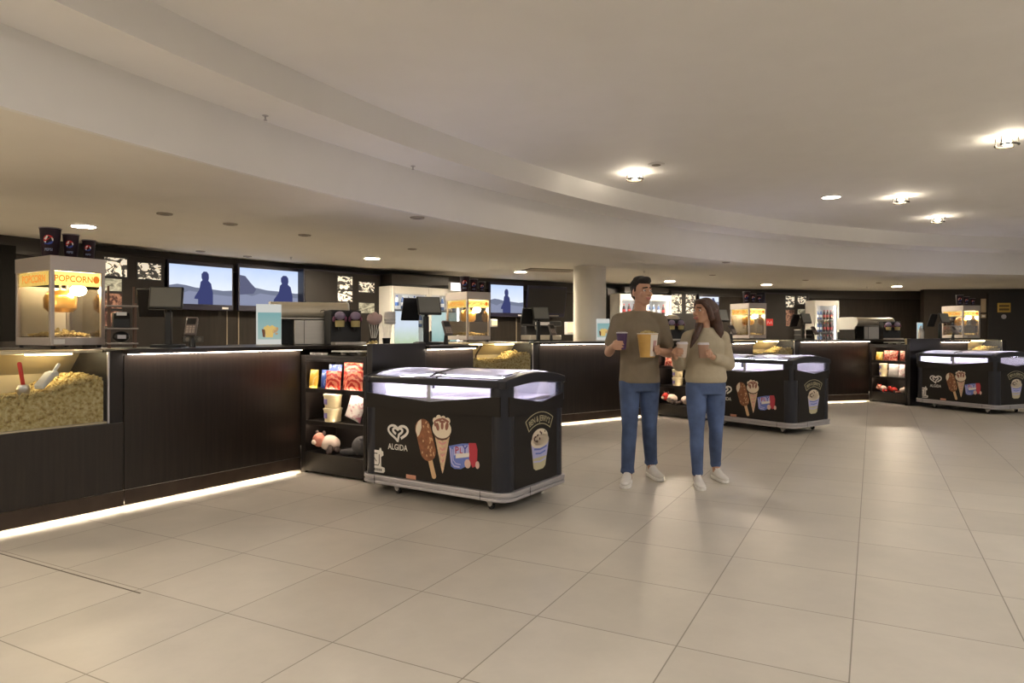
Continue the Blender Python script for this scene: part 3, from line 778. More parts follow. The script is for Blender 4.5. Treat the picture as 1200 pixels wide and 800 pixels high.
    o.build('printed_chips', DKCH, tb, smooth=False)
    return f
def wheel():
    g = G(); n = 16; vs = []; r = .025
    for y in (-.011, .011):
        for i in range(n): vs.append((r*math.cos(2*PI*i/n), y, r*math.sin(2*PI*i/n)))
    fs = [tuple(range(n-1, -1, -1)), tuple(range(n, 2*n))] + [(i, (i+1) % n, n+(i+1) % n, n+i) for i in range(n)]
    return vs, fs
def fpos(corner, th):      # front right corner on the floor, heading of the long side
    c, s_ = math.cos(rad(th)), math.sin(rad(th))
    return (corner[0]-FW*c, corner[1]+FW*s_, 0), -rad(th)
p_, r_ = fpos((-.045, 4.875), 32.9)
FR1 = make_freezer('black ice cream freezer closest to the camera, beside the lit snack shelves', p_, r_)
p_, r_ = fpos((3.575, 8.70), 54.5)
make_freezer('black ice cream freezer partly hidden behind the walking woman', p_, r_)
p_, r_ = fpos((7.73, 10.90), 69)
make_freezer('black ice cream freezer farthest away, cut by the right frame edge', p_, r_)
# ------------------------------------------------------------------ things on the bar
SCREEN_G = mat('dim_screen', (.11, .105, .09), .25, emit=(.5, .47, .38), estr=.06)
GOLD = mat('brass_kettle', (.80, .46, .12), .28, metal=.9, var=.1, vscale=10)
PMETAL = mat('machine_frame', (.50, .45, .42), .36, metal=.5)
SIGNY = emat('machine_header', (1.0, .66, .16), 1.9)
SIGNR = emat('machine_letters', (.95, .25, .03), .8)
PLAMP = emat('machine_lamp', (1.0, .72, .36), 60.0)
GLASSM = glassmat('machine_glass', (1, .99, .97), .7)
CUPB = mat('dark_blue_cup', (.022, .010, .020), .55, var=.3, vscale=20, spec=.3)
CUPT = mat('cup_rim', (.25, .24, .25), .4)

def band(g, r0, r1, z0, z1, a0, a1, lift=.001, n=8):
    """a patch of a cone's side; a = 0 faces -Y"""
    vs = []
    for i in range(n+1):
        a = a0+(a1-a0)*i/n
        for z, r in ((z0, r0), (z1, r1)): vs.append(((r+lift)*math.sin(a), -(r+lift)*math.cos(a), z))
    g.add(vs, [(2*i, 2*i+2, 2*i+3, 2*i+1) for i in range(n)]); return g
def cola_cup(name, label, pos, rz, r, h, group):
    t = thing(name, label, 'paper cup', pos, rz, group)
    rr = lambda z: r*(.76+.24*z/h)
    G().lathe([(rr(0)-.003, 0), (rr(0), .004), (rr(h), h), (rr(h)-.003, h)], 28).build('cup_body', CUPB, t)
    G().lathe([(rr(h)-.004, h-.004), (rr(h)+.004, h-.003), (rr(h)+.004, h+.004), (rr(h)-.004, h+.004)], 28).build('rim', CUPT, t)
    def disc(g, f, lift):
        """map a unit-disc polygon onto the cup side"""
        cz, R_ = h*.58, r*.50
        for P in f:
            g.add([((rr(cz+q*R_)+lift)*math.sin(p*R_/r), -(rr(cz+q*R_)+lift)*math.cos(p*R_/r), cz+q*R_) for p, q in P], [tuple(range(len(P)))])
        return g
    n = 24
    g = G(); disc(g, [[(math.cos(2*PI*i/n), math.sin(2*PI*i/n)) for i in range(n)]], .0015); g.build('round_emblem', mat('emblem_white', (.8, .78, .76), .5), t, smooth=False)
    top = [(math.cos(a), math.sin(a)) for a in [rad(14)+(rad(200)-rad(14))*i/14 for i in range(15)]]
    wav = [(-.9+.2*i, -.25+.28*math.sin((-.9+.2*i)*2.2)+.22*(-.9+.2*i)+.33) for i in range(1, 10)]
    g = G(); disc(g, [top+wav], .0025); g.build('emblem_red_half', mat('emblem_red', (.62, .02, .03), .5), t, smooth=False)
    bot = [(math.cos(a), math.sin(a)) for a in [rad(210)+(rad(350)-rad(210))*i/12 for i in range(13)]]
    wav2 = [(.85-.2*i, -.62+.2*math.sin((.85-.2*i)*2.2)+.2*(.85-.2*i)) for i in range(1, 9)]
    g = G(); disc(g, [bot+wav2], .0025); g.build('emblem_blue_half', mat('emblem_blue', (.03, .07, .40), .5), t, smooth=False)
    vs, fs = text_geo('PEPSI', h*.13); z0 = h*.20
    g = G(); g.add([((rr(z0+b)+.0015)*math.sin(a/r), -(rr(z0+b)+.0015)*math.cos(a/r), z0+b) for a, b in vs], fs); g.build('emblem_text', mat('emblem_pale_blue', (.30, .36, .60), .5), t, smooth=False)
    return t

def popcorn_machine(mod, x, y, label, cups):
    W, D, Hh = .40, .60, .715
    m = mt(mod, 'popcorn_machine', label, 'popcorn machine', x+W/2, y+D/2, TOPZ+.002, group='popcorn machines')
    N = lambda: G(off=(-W/2, -D/2, 0))
    for fx, fy in ((.03, .03), (W-.03, .03), (W-.03, D-.03), (.03, D-.03)): N().lathe([(.016, 0), (.02, .022)], 12, (fx, fy, 0)).build('foot', BLACKP, m)
    N().box(0, W, 0, D, .022, .085).build('base', PMETAL, m, bevel=.004)
    N().box(.02, .10, -.006, -.001, .035, .07).build('switch_plate', WHITEP, m, bevel=.002)
    pz0, pz1 = .085, .60
    for x0 in (0, W-.03):
        for y0 in (0, D-.03): N().box(x0, x0+.03, y0, y0+.03, pz0, pz1).build('corner_post', PMETAL, m, bevel=.003)
    N().box(-.004, W+.004, -.004, D+.004, .60, Hh).build('cap', PMETAL, m, bevel=.005)
    for nm, b in (('glass_pane', (.03, W-.03, .008, .012, pz0, pz1)), ('glass_pane', (.008, .012, .03, D-.03, pz0, pz1)), ('glass_pane', (W-.012, W-.008, .03, D-.03, pz0, pz1)), ('glass_pane', (.03, W-.03, D-.012, D-.008, pz0, pz1))):
        N().box(*b).build(nm, GLASSM, m, smooth=False)
    N().box(.032, W-.032, .013, .016, .49, .598).build('header_sign', SIGNY, m, smooth=False)
    h2 = N().box(.013, .016, .032, D-.032, .49, .598).build('header_sign', SIGNY, m, smooth=False)
    g = N(); put_text(g, 'POPCORN', .07, W/2-.03, .52, .0070, .85); g.build('header_letters', SIGNR, m, smooth=False)
    g = G(off=(-W/2, -D/2, 0), rz=-PI/2); vs, fs = text_geo('POPCORN', .085); g.add([(-D/2+a, .0070, .515+b) for a, b in vs], fs); g.build('header_letters', SIGNR, m, smooth=False)
    g = N(); g.prism_y(circ(W-.065, .545, .024, .03, 16), .0055, .0075); g.build('header_badge', SIGNR, m, smooth=False)
    N().ell((W*.70, D*.30, .465), (.06, .055, .045)).build('heat_bulb', emat('heat_bulb', (1.0, .80, .48), 40.0), m)
    # kettle hangs from a rod, lamp above
    N().cap((W/2, D/2, .60), (W/2, D/2, .47), .010, .010, 8).build('kettle_rod', STEEL, m)
    k = N().lathe([(.02, .285), (.085, .29), (.115, .32), (.118, .40), (.105, .425), (.10, .425)], 28, (W/2, D/2, 0)).build('kettle', GOLD, m)
    N().lathe([(.108, .428), (.08, .455), (.02, .475)], 24, (W/2, D/2, 0)).build('kettle_lid', GOLD, k)
    N().box(.05, W-.05, D-.13, D-.09, .57, .585).build('lamp', PLAMP, m, smooth=False)
    N().box(.05, W-.05, .06, .09, .57, .585).build('lamp', PLAMP, m, smooth=False)
    N().box(.035, W-.035, D-.02, D-.014, .09, .30 if mod in (M2, M4) else .50).build('rear_guard_reflector', STEEL if mod in (M2, M4) else mat('cream_reflector', (.72, .70, .66), .5), m, smooth=False)  # the tall cream sheet is added to bounce bulb light through the case
    rng = random.Random(int(x*100)+int(mod.a*100)); g = N()
    for i in range(190):
        u, v = rng.uniform(.05, W-.05), rng.uniform(.06, D-.06); vs, fs = popped(rng, .016, ICO1)
        z = .10+.05*math.exp(-((u-W/2)**2+(v-D/2)**2)/.02)*rng.random()
        g.add([tuple(Vector(q)+Vector((u, v, z))) for q in vs], fs)
    o = g.build('popcorn', POPM, m); o['kind'] = 'stuff'
    g = N(); g.cap((W*.62, .004, Hh+.001), (W*.62, .004, .60), .002, .002, 6); g.build('cap_mark', WHITEP, m)
    for cx, cy, r, h, lb in cups:
        cola_cup('paper_cup', lb, mod.p(x+cx, y+cy, TOPZ+.002+Hh+.001), mod.rz-.6, r, h, 'cups on the popcorn machines')
    return m

CB = {M1: 'nearest popcorn machine', M2: 'popcorn machine before the bright screen', M3: 'popcorn machine beside the woman', M4: 'popcorn machine at the dark far wall'}
def cups4(w, n=3):
    nm = ['largest', 'middle-sized', 'smallest', 'fourth']
    pos = [(.080, .19, .074, .225), (.218, .165, .058, .19), (.335, .125, .048, .155)]
    return [(*pos[i], f'{nm[i]} dark blue paper cup on the {w}') for i in range(n)]
popcorn_machine(M1, -1.86, .62, 'lit popcorn machine with brass kettle above the nearest popcorn bin', cups4(CB[M1]))
popcorn_machine(M2, -3.09, .71, 'lit popcorn machine with brass kettle behind the nearest freezer, below a bright screen', cups4(CB[M2]))
popcorn_machine(M3, -2.15, .78, 'lit popcorn machine with brass kettle to the right of the woman', cups4(CB[M3]))
popcorn_machine(M4, -.27, .72, 'lit popcorn machine with brass kettle against the dark far wall', cups4(CB[M4]))
# bin tops carry the machines: a rear counter behind each bin
for mod, x0, x1 in ((M1, -3.0, -1.63), (M2, -3.5, -2.34), (M3, -2.75, -1.62), (M4, -1.1, .22)):
    c = mt(mod, 'rear_counter', 'dark counter carrying the ' + CB[mod], 'counter', (x0+x1)/2, 1.05, group='rear counters')
    h = (x1-x0)/2-.004
    y0 = -.42 if mod is not M3 and mod is not M4 else -.42
    G().box(-h, h, -.405, .45, 0, 1.148).build('body', DARK2, c)
    G().box(-h, h, -.415, .46, 1.150, TOPZ).build('countertop', TOPM, c, bevel=.004)

def pos_terminal(mod, x, y, label, lab2, turn=0.0, group='till screens'):
    t = mt(mod, 'pos_terminal', label, 'till', x, y, TOPZ+.001, turn, group)
    G().box(-.12, .12, -.09, .10, 0, .025).build('base', BLACKP, t, bevel=.006)
    G().box(-.025, .025, .0, .045, .025, .30).build('stand', BLACKP, t, bevel=.005)
    R = Matrix.Rotation(rad(-18), 3, 'X')
    g = G().box(-.13, .13, -.075, -.045, .31, .51, R); g.build('monitor', BLACKP, t, bevel=.008)
    c = Vector((0, -.06, .41)); 
    vs = [tuple(c+R @ Vector(q)) for q in ((-.117, -.0165, -.080), (.117, -.0165, -.080), (.117, -.0165, .090), (-.117, -.0165, .090))]
    G().face(vs).build('screen', SCREEN_G, t, smooth=False)
    R2 = Matrix.Rotation(rad(20), 3, 'X')
    G().box(-.25, -.05, .06, .085, .25, .50, R2).build('rear_display', BLACKP, t, bevel=.006)
    G().cap((0, .03, .30), (0, -.03, .36), .02, .02, 8).build('tilt_arm', BLACKP, t)
    k = mt(mod, 'card_terminal', lab2, 'card terminal', x+.08, y-.21, TOPZ+.001, turn, 'card terminals')
    G().cap((0, .03, 0), (0, .03, .10), .028, .018, 12, flat0=True).build('stand', BLACKP, k)
    R3 = Matrix.Rotation(rad(-35), 3, 'X')
    bd = G().box(-.045, .045, -.02, .015, .085, .265, R3).build('body', mat('terminal_grey', (.16, .13, .12), .45), k, bevel=.008)
    c = Vector((0, -.0025, .175))
    def ff(x0, x1, z0, z1, d=-.0185): return [tuple(c+R3 @ Vector(q)) for q in ((x0, d, z0), (x1, d, z0), (x1, d, z1), (x0, d, z1))]
    G().face(ff(-.034, .034, .01, .07)).build('screen', mat('terminal_screen', (.02, .02, .02), .3), k, smooth=False)
    g = G()
    for i in range(3):
        for j in range(4): g.face(ff(-.034+.024*i, -.016+.024*i, -.075+.019*j, -.062+.019*j))
    g.build('keypad', mat('terminal_keys', (.45, .38, .33), .5), k, smooth=False)

TW = {M1: 'nearest counter', M2: 'counter behind the couple', M3: 'far counter'}
pos_terminal(M1, -1.06, .40, 'black touch till with tilted grey screen beside the nearest popcorn machine', 'grey card terminal tilted on its stand in front of the nearest till', -.75)
pos_terminal(M2, -2.0, .45, 'black touch till below the switched-off dark screen', 'grey card terminal beside the till below the switched-off screen', -.2)
pos_terminal(M3, -1.15, .45, 'black touch till in front of the far single-door fridge', 'grey card terminal in front of the far single-door fridge', .2)
pos_terminal(M1, 1.30, -.45, 'black touch till in front of the double-door fridge, behind the nearest freezer', 'grey card terminal hanging by the till in front of the double-door fridge', -.5)
pos_terminal(M2, 1.0, -.45, 'black touch till right behind the woman, left of the popcorn machine', 'grey card terminal right behind the woman', -.2)
pos_terminal(M3, 1.26, -.48, 'black touch till left of the popcorn machine at the far wall', 'grey card terminal left of the popcorn machine at the far wall', .1)

# open rack beside the nearest till
rk = mt(M1, 'counter_rack', 'small dark open rack of shelves between nearest popcorn machine and till', 'rack', -1.41, .46, TOPZ+.001, -.4)
for x in (-.09, .09):
    for y in (-.07, .07): G().box(x-.008, x+.008, y-.008, y+.008, 0, .50 if y > 0 else .36).build('upright', mat('brown_rack', (.10, .05, .03), .5), rk)
for z in (.03, .15, .33): G().box(-.11, .11, -.08, .08, z, z+.012).build('rack_shelf', mat('grey_rack_shelf', (.30, .27, .25), .5), rk, bevel=.002)
b = mt(M1, 'small_box', 'black rounded box on the lower shelf of the counter rack', 'box', -1.41, .47, TOPZ+.046, -.4)
G().ell((0, 0, .045), (.06, .05, .045)).build('box_body', BLACKP, b); G().box(-.03, .03, -.052, -.045, .03, .06).build('front_label', ALU, b)
pm = mt(M1, 'receipt_printer', 'black receipt printer on the middle shelf of the counter rack', 'printer', -1.41, .47, TOPZ+.164, -.4)
G().prism_x([(-.06, 0), (.06, 0), (.06, .12), (-.02, .12), (-.06, .07)], -.06, .06).build('body', BLACKP, pm, bevel=.006)
G().box(-.035, .035, -.045, -.040, .098, .125).build('paper', WHITEP, pm)

# picture stands
TEAL = None
def picture_mat(name, top, bot, z0, z1, s):
    m, n, o = nt(name); tc = n.nodes.new('ShaderNodeTexCoord'); sp = n.nodes.new('ShaderNodeSeparateXYZ'); mr = n.nodes.new('ShaderNodeMapRange')
    mr.inputs['From Min'].default_value = z0; mr.inputs['From Max'].default_value = z1
    no = n.nodes.new('ShaderNodeTexNoise'); no.inputs['Scale'].default_value = 6; no.inputs['Detail'].default_value = 5
    r = n.nodes.new('ShaderNodeValToRGB'); r.color_ramp.elements[0].color = (*bot, 1); r.color_ramp.elements[1].color = (*top, 1)
    ad = n.nodes.new('ShaderNodeMath'); ad.operation = 'MULTIPLY_ADD'; ad.inputs[1].default_value = .35; 
    sb = n.nodes.new('ShaderNodeMath'); sb.operation = 'SUBTRACT'; sb.inputs[1].default_value = .175
    e = n.nodes.new('ShaderNodeEmission'); e.inputs['Strength'].default_value = s
    n.links.new(tc.outputs['Object'], sp.inputs[0]); n.links.new(sp.outputs['Z'], mr.inputs['Value']); n.links.new(tc.outputs['Object'], no.inputs['Vector'])
    n.links.new(no.outputs['Fac'], ad.inputs[0]); n.links.new(mr.outputs[0], ad.inputs[2]); n.links.new(ad.outputs[0], sb.inputs[0]); n.links.new(sb.outputs[0], r.inputs['Fac'])
    n.links.new(r.outputs['Color'], e.inputs['Color']); n.links.new(e.outputs[0], o.inputs['Surface']); return m
POST = picture_mat('poster_teal', (.30, .55, .55), (.50, .66, .60), .05, .30, .62)
POSTW = emat('poster_white', (.86, .86, .80), .62)
def poster(mod, x, y, label, turn=0.0, w=.22, h=.365, green=False):
    t = mt(mod, 'poster_stand', label, 'poster stand', x, y, TOPZ+.001, turn, 'backlit poster stands')
    G().box(-w/2-.004, w/2+.004, -.03, .03, 0, .012).build('foot', WHITEP, t, bevel=.003)
    p = G().box(-w/2, w/2, -.006, .006, .012, h).build('poster_sheet', POSTW, t, smooth=False)
    if not green:
        G().box(-w/2+.015, w/2-.002, -.008, -.0065, .06, h*.80).build('poster_picture', POST, p, smooth=False)
        g = G(); g.prism_y([(-.055, .085), (-.035, .08), (-.03, .155), (-.065, .16)], -.010, -.0085); g.build('printed_cup', emat('p_brown', (.22, .10, .06), .6), p, smooth=False)
        g = G(); g.prism_y([(-.03, .08), (.035, .08), (.05, .16), (-.035, .165)], -.0105, -.009)
        for i in range(5): g.prism_y(circ(-.03+.02*i, .168+.012*(i % 2), .018, n=10), -.0105, -.009)
        g.build('printed_popcorn_tub', emat('p_yellow', (.80, .55, .18), .75), p, smooth=False)
        g = G(); g.prism_y(circ(.06, .15, .035, .02, 12, rot=.8), -.0105, -.009); g.prism_y(circ(.07, .115, .014, .01, 10), -.0105, -.009); g.build('printed_snacks', emat('p_ochre', (.60, .38, .20), .7), p, smooth=False)
    else:
        G().box(-w/2+.008, w/2-.008, -.008, -.0065, .02, h*.55).build('poster_picture', emat('p_green', (.32, .52, .16), .8), p, smooth=False)
        g = G(); g.box(-w/2+.008, w/2-.008, -.008, -.0065, h*.55, h-.02); g.build('poster_sky', emat('p_sky', (.35, .60, .72), .85), p, smooth=False)
        g = G(); g.prism_y([(-.05, h*.5), (.06, h*.5), (.05, h*.6), (0, h*.66), (-.03, h*.58)], -.0105, -.009); g.build('printed_hill', emat('p_hill', (.05, .14, .16), .6), p, smooth=False)
poster(M1, -.05, .40, 'backlit teal poster of popcorn on nearest counter, left of steel warmer', -.62, .23, .40)
poster(M2, -.80, .36, 'backlit teal poster of popcorn in front of the white round column', -.5, .21, .35)
poster(M3, .93, -.30, 'backlit green and blue poster on the far projecting counter', .25, .19, .33, True)

# hot-snack warmers with rolled steel hood
HOOD = mat('brushed_hood', (.74, .67, .54), .36, metal=.3, stretch=(1, 1, 20), var=.08, vscale=5)
def warmer(mod, label, W=.95, cx=.765, cy=.87, turn=0.0):
    D = .50
    t = mt(mod, 'snack_warmer', label, 'snack warmer', cx, cy, TOPZ+.001, turn, group='snack warmers')
    N = lambda: G(off=(-W/2, -D/2, 0))
    N().box(.24, W-.02, .03, D-.02, .0, .265).build('steel_body', STEEL, t, bevel=.006)
    g = N(); g.box(.34, .345, .026, .031, .01, .26); g.build('body_joint', BLACKP, t)
    N().box(.02, .06, .05, D-.05, 0, .265).build('side_support', DARK2, t, bevel=.004)
    N().box(.06, .24, .34, D-.03, 0, .265).build('dark_back', BLACKP, t)
    N().box(0, W, -.015, D, .268, .285).build('shelf', STEEL, t, bevel=.003)
    P = [(.0, .288), (-.03, .31), (-.045, .345), (-.04, .385), (-.015, .42), (.03, .443), (.10, .452), (D-.08, .452), (D-.02, .43), (D, .38), (D, .288)]
    N().prism_x(P, .012, W-.012).build('hood', HOOD, t)
    for x0, x1 in ((-.004, .012), (W-.012, W+.004)):
        Q = [(.01, .262), (-.02, .268), (-.038, .30)]+[(y-.006 if y < .1 else y, z+.004) for y, z in P[2:]]
        Q = [(.06, .20), (.03, .22), (.02, .26), (-.02, .285), (-.045, .31)]+[(y-.006 if y < .1 else y, z+.004) for y, z in P[2:-1]]+[(D, .20)]
        N().prism_x(Q, x0, x1).build('end_cheek', WHITEP, t, bevel=.004)
    g = N(); stroke(g, [(.50, .345), (.51, .36), (.54, .365), (.55, .35), (.53, .335)], .008, -.0475); stroke(g, [(.58, .35), (.61, .355), (.62, .345)], .010, -.0475)
    g.build('hood_mark', mat('hood_mark', (.10, .07, .05), .5), t, smooth=False)
warmer(M1, 'steel snack warmer with rounded hood on nearest counter, below screens', .80, .72, .74, rad(-36))
warmer(M2, 'steel snack warmer with rounded hood seen between the couple')
warmer(M3, 'steel snack warmer with rounded hood far back, left of the green poster')

# drink taps
def taps(mod, x, y, label):
    t = mt(mod, 'drink_dispenser', label, 'drink dispenser', x, y, TOPZ+.001, -.35, 'drink dispensers')
    G().box(-.17, .17, .0, .18, 0, .36).build('cabinet', BLACKP, t, bevel=.01)
    G().box(-.17, .17, -.12, .0, 0, .03).build('drip_tray', STEEL, t, bevel=.004)
    for i, dx in enumerate((-.09, .08)):
        h = G().ell((dx, -.045, .30), (.055, .045, .045)).build('tap_head', mat('lilac_tap', (.34, .28, .42), .4), t)
        G().lathe([(.045, .185), (.05, .25)], 16, (dx, -.045, 0)).build('tap_label', mat('tap_yellow', (.60, .50, .22), .5), h)
        G().cap((dx, -.045, .19), (dx, -.045, .15), .022, .012, 10).build('nozzle', BLACKP, h)
        for q in (-1, 1): G().ell((dx+q*.062, -.04, .265), (.014, .02, .03)).build('lever', mat('tap_plum', (.20, .06, .12), .4), h)
taps(M1, .70, .13, 'black drink dispenser with two lilac taps beside nearest steel warmer')
taps(M2, .62, .13, 'black drink dispenser with lilac taps behind the woman')
taps(M3, .70, .13, 'black drink dispenser left of the green poster far back')
def tuft(mod, x, y, label, col, wht=False):
    t = mt(mod, 'topping_sticks', label, 'sticks', x, y, TOPZ+.001, -.3, 'sticks in holders')
    G().lathe([(.035, 0), (.045, .07), (.040, .07), (.032, .006)], 18).build('holder', BLACKP, t)
    for i in range(5):
        a = (i-2)*.16
        G().cap((.006*(i-2), 0, .01), (.03*(i-2), -.02, .22), .004, .004, 6).build('stick', WHITEP, t)
    if wht:
        g = G()
        for k in range(4): g.lathe([(.055, 0), (.062, .02), (.055, .034)], 20, (.03, -.02, .215+.034*k))
        g.build('stacked_lids', WHITEP, t)
    else:
        g = G(); g.ell((0, -.02, .265), (.085, .06, .06))
        for dx, dz in ((-.05, .02), (.05, .02), (0, .04)): g.ell((dx, -.03, .265+dz), (.035, .035, .035))
        g.build('round_head', mat('dusty_pink', (.55, .40, .38), .8, bump=.3, bscale=60), t)
tuft(M1, .86, -.10, 'pale pink round tuft on thin white sticks beside the drink taps', 0)
tuft(M1, 1.02, -.13, 'stack of white lids on thin white sticks next to the nearest fridge', 0, True)
# trays and a jug on top of the nearest shelving
t = mt(M1, 'serving_tray', 'pale serving tray lying on top of the nearest snack shelves', 'tray', .17, -.50, 1.102)
G().prism(rrect(-.11, .11, -.20, .17, .03), .03, .042).build('tray_plate', WHITEP, t, bevel=.003)
for q in (-.12, .09): G().lathe([(.035, 0), (.04, .029)], 16, (0, q, 0)).build('tray_foot', STEEL, t)
t = mt(M1, 'snack_carton', 'cream paper carton on nearest snack shelves beside the tall side panel', 'carton', .17, -.765, 1.102)
G().loft([(0, 0, 0, .045, .04), (0, 0, .10, .06, .05)], 4).build('carton_body', CREAMP, t, bevel=.004)
g = G(); rng = random.Random(4)
for i in range(18):
    vs, fs = popped(rng, .018, ICO1); q0 = Vector((rng.uniform(-.035, .035), rng.uniform(-.03, .03), .105+rng.uniform(0, .02))); g.add([tuple(Vector(q)+q0) for q in vs], fs)
g.build('filling', POPM, t)['kind'] = 'stuff'
for i in range(7):
    t = mt(M1, 'sauce_cup', 'tiny white sauce cup in the row on top of the nearest snack shelves', 'sauce cup', .05, -.09-.034*i, 1.102, group='row of sauce cups on the nearest shelves')
    G().lathe([(.010, 0), (.014, .022), (.011, .022)], 10).build('cup_body', WHITEP, t)
# similar small things on the far shelving
t = mt(M3, 'snack_carton', 'cream carton on the far snack shelves beside the tall side panel', 'carton', .17, -.72, 1.102)
G().loft([(0, 0, 0, .06, .05), (0, 0, .11, .075, .06)], 4).build('carton_body', CREAMP, t, bevel=.004)
t = mt(M3, 'serving_tray', 'pale serving tray on top of the far snack shelves', 'tray', .17, -.42, 1.102)
G().prism(rrect(-.11, .11, -.18, .15, .03), .03, .045).build('tray_plate', WHITEP, t, bevel=.003)
for q in (-.10, .08): G().lathe([(.035, 0), (.04, .029)], 12, (0, q, 0)).build('tray_foot', STEEL, t)
t = mt(M3, 'cocktail_shaker', 'small steel shaker standing left of the green poster far back', 'shaker', .78, -.46, TOPZ+.001)
G().lathe([(.05, 0), (.055, .14), (.05, .17)], 18).build('cup_body', STEEL, t); G().lathe([(.05, .172), (.03, .215), (.02, .22)], 18).build('lid', STEEL, t); G().lathe([(.02, .222), (.024, .25), (.012, .27)], 12).build('knob', WHITEP, t)
# ------------------------------------------------------------------ along the back wall
class Spot: pass
def wall_spot(xa, xb, R):
    """stretch of the circle R between two bearings: centre, heading, width, distance"""
    a1, _ = ray_r((xa-600)/800, R); a2, _ = ray_r((xb-600)/800, R)
    s = Spot(); s.a = (a1+a2)/2; s.w = 2*R*math.sin(abs(a1-a2)/2); s.rz = s.a-PI/2; s.R = R
    s.p = polar(R*math.cos((a1-a2)/2), s.a); s.Y = s.p.y
    s.z = lambda py, Y=s.Y: H+(391-py)/800*Y
    return s
PICT = noisemat('black_white_print', (.03, .028, .025), (.80, .74, .62), 9, .47, .53, estr=.55, stretch=(1, 1, 1.6))
PICG = noisemat('grey_print', (.10, .10, .08), (.42, .42, .34), 7, .40, .60, estr=.30, stretch=(1, 1, 1.6))
PICR = noisemat('red_brown_print', (.04, .012, .010), (.30, .16, .11), 16, .42, .60, estr=.12)
NAVYC = mat('blue_black_cabinet', (.013, .012, .028), .4)
def tv(xa, xb, ytop, ybot, label, on=True, tilt=0.0, fx=0.0, rock=False, corner_logo=True):
    s = wall_spot(xa, xb, RW-.16); w = s.w; h = s.z(ytop)-s.z(ybot)
    t = thing('wall_screen', label, 'television', (s.p.x, s.p.y, s.z(ybot)), s.rz, 'screens on the back wall')
    R = Matrix.Rotation(rad(tilt), 3, 'X')
    g = G(); g.box(-w/2, w/2, -.03, .02, 0, h); g.v = [tuple(R @ Vector(q)) for q in g.v]
    g.build('bezel', mat('screen_bezel', (.012, .010, .030), .35), t, bevel=.004)
    g = G(); g.box(-.12, .12, .021, .155 if tilt == 0 else .10, h*.3, h*.6); g.build('wall_bracket', BLACKP, t)
    def fl_(P, d):
        g = G(); g.add([tuple(R @ Vector((x, d, z))) for x, z in P], [tuple(range(len(P)))]); return g
    b = .035; x0, x1, z0, z1 = -w/2+b*.6, w/2-b*.6, b*2.2, h-b*1.6
    if not on:
        fl_([(x0, z0), (x1, z0), (x1, z1), (x0, z1)], -.0312).build('screen', mat('dark_screen', (.012, .011, .010), .3), t, smooth=False)
        fl_([(w*.1, b*.5), (w*.35, b*.5), (w*.35, b*1.1), (w*.1, b*1.1)], -.0312).build('maker_plate', mat('plate_grey', (.22, .20, .17), .5), t, smooth=False); return t
    sc = fl_([(x0, z0), (x1, z0), (x1, z1), (x0, z1)], -.0312).build('screen', SKY, t, smooth=False)
    W_, H_ = x1-x0, z1-z0
    q = lambda u, v: (x0+u*W_, z0+v*H_)
    fl_([q(0, 0), q(1, 0), q(1, .40), q(.85, .38), q(.7, .40), q(.55, .42), q(.40, .43), q(.25, .48), q(.12, .50), q(0, .46)], -.0317).build('picture_hills', emat('tv_hills', (.24, .27, .38), .7), sc, smooth=False)
    fl_([q(0, 0), q(1, 0), q(1, .24), q(.8, .26), q(.5, .30), q(.3, .34), q(.18, .26), q(0, .33)], -.0322).build('picture_ground', emat('tv_ground', (.30, .33, .47), .8), sc, smooth=False)
    if rock: fl_([q(0, .28), q(.2, .32), q(.24, .45), q(.15, .62), q(.08, .78), q(0, .80)], -.0325).build('picture_rock', emat('tv_rock', (.15, .16, .27), .7), sc, smooth=False)
    f = fx
    fl_([q(f-.10, 0), q(f+.14, 0), q(f+.14, .30), q(f+.11, .55), q(f+.065, .62), q(f+.075, .70), q(f+.07, .80), q(f+.04, .86), q(f-.01, .86), q(f-.045, .79), q(f-.045, .70), q(f-.03, .63), q(f-.06, .58), q(f-.08, .38), q(f-.15, .20), q(f-.16, .14), q(f-.10, .13)], -.0328).build('picture_figure', emat('tv_figure', (.055, .065, .19), .8), sc, smooth=False)
    if corner_logo: fl_([(w*.32, b*.5), (w*.42, b*.5), (w*.42, b*1.3), (w*.32, b*1.3)], -.0312).build('maker_plate', WHITEP, t, smooth=False)
    return t
SKY = picture_mat('tv_sky', (.42, .56, .86), (.74, .80, .92), .30, .75, 1.05)
tv(195, 272, 307, 363, 'switched-on wall screen with larger robed figure, first from the left', fx=.54)
tv(278, 357, 312, 365, 'switched-on wall screen with small figure and rock, above the steel warmer', fx=.66, rock=True)
tv(573, 613, 331, 371, 'switched-on wall screen beside the machine topped with cups, behind nearest freezer', fx=.46)
tv(615, 660, 335, 371, 'switched-off dark wall screen leaning forward, left of the white column', on=False, tilt=10)
tv(818, 842, 345, 361, 'small switched-on wall screen just right of the woman\'s head', fx=1.2-.5, corner_logo=False)

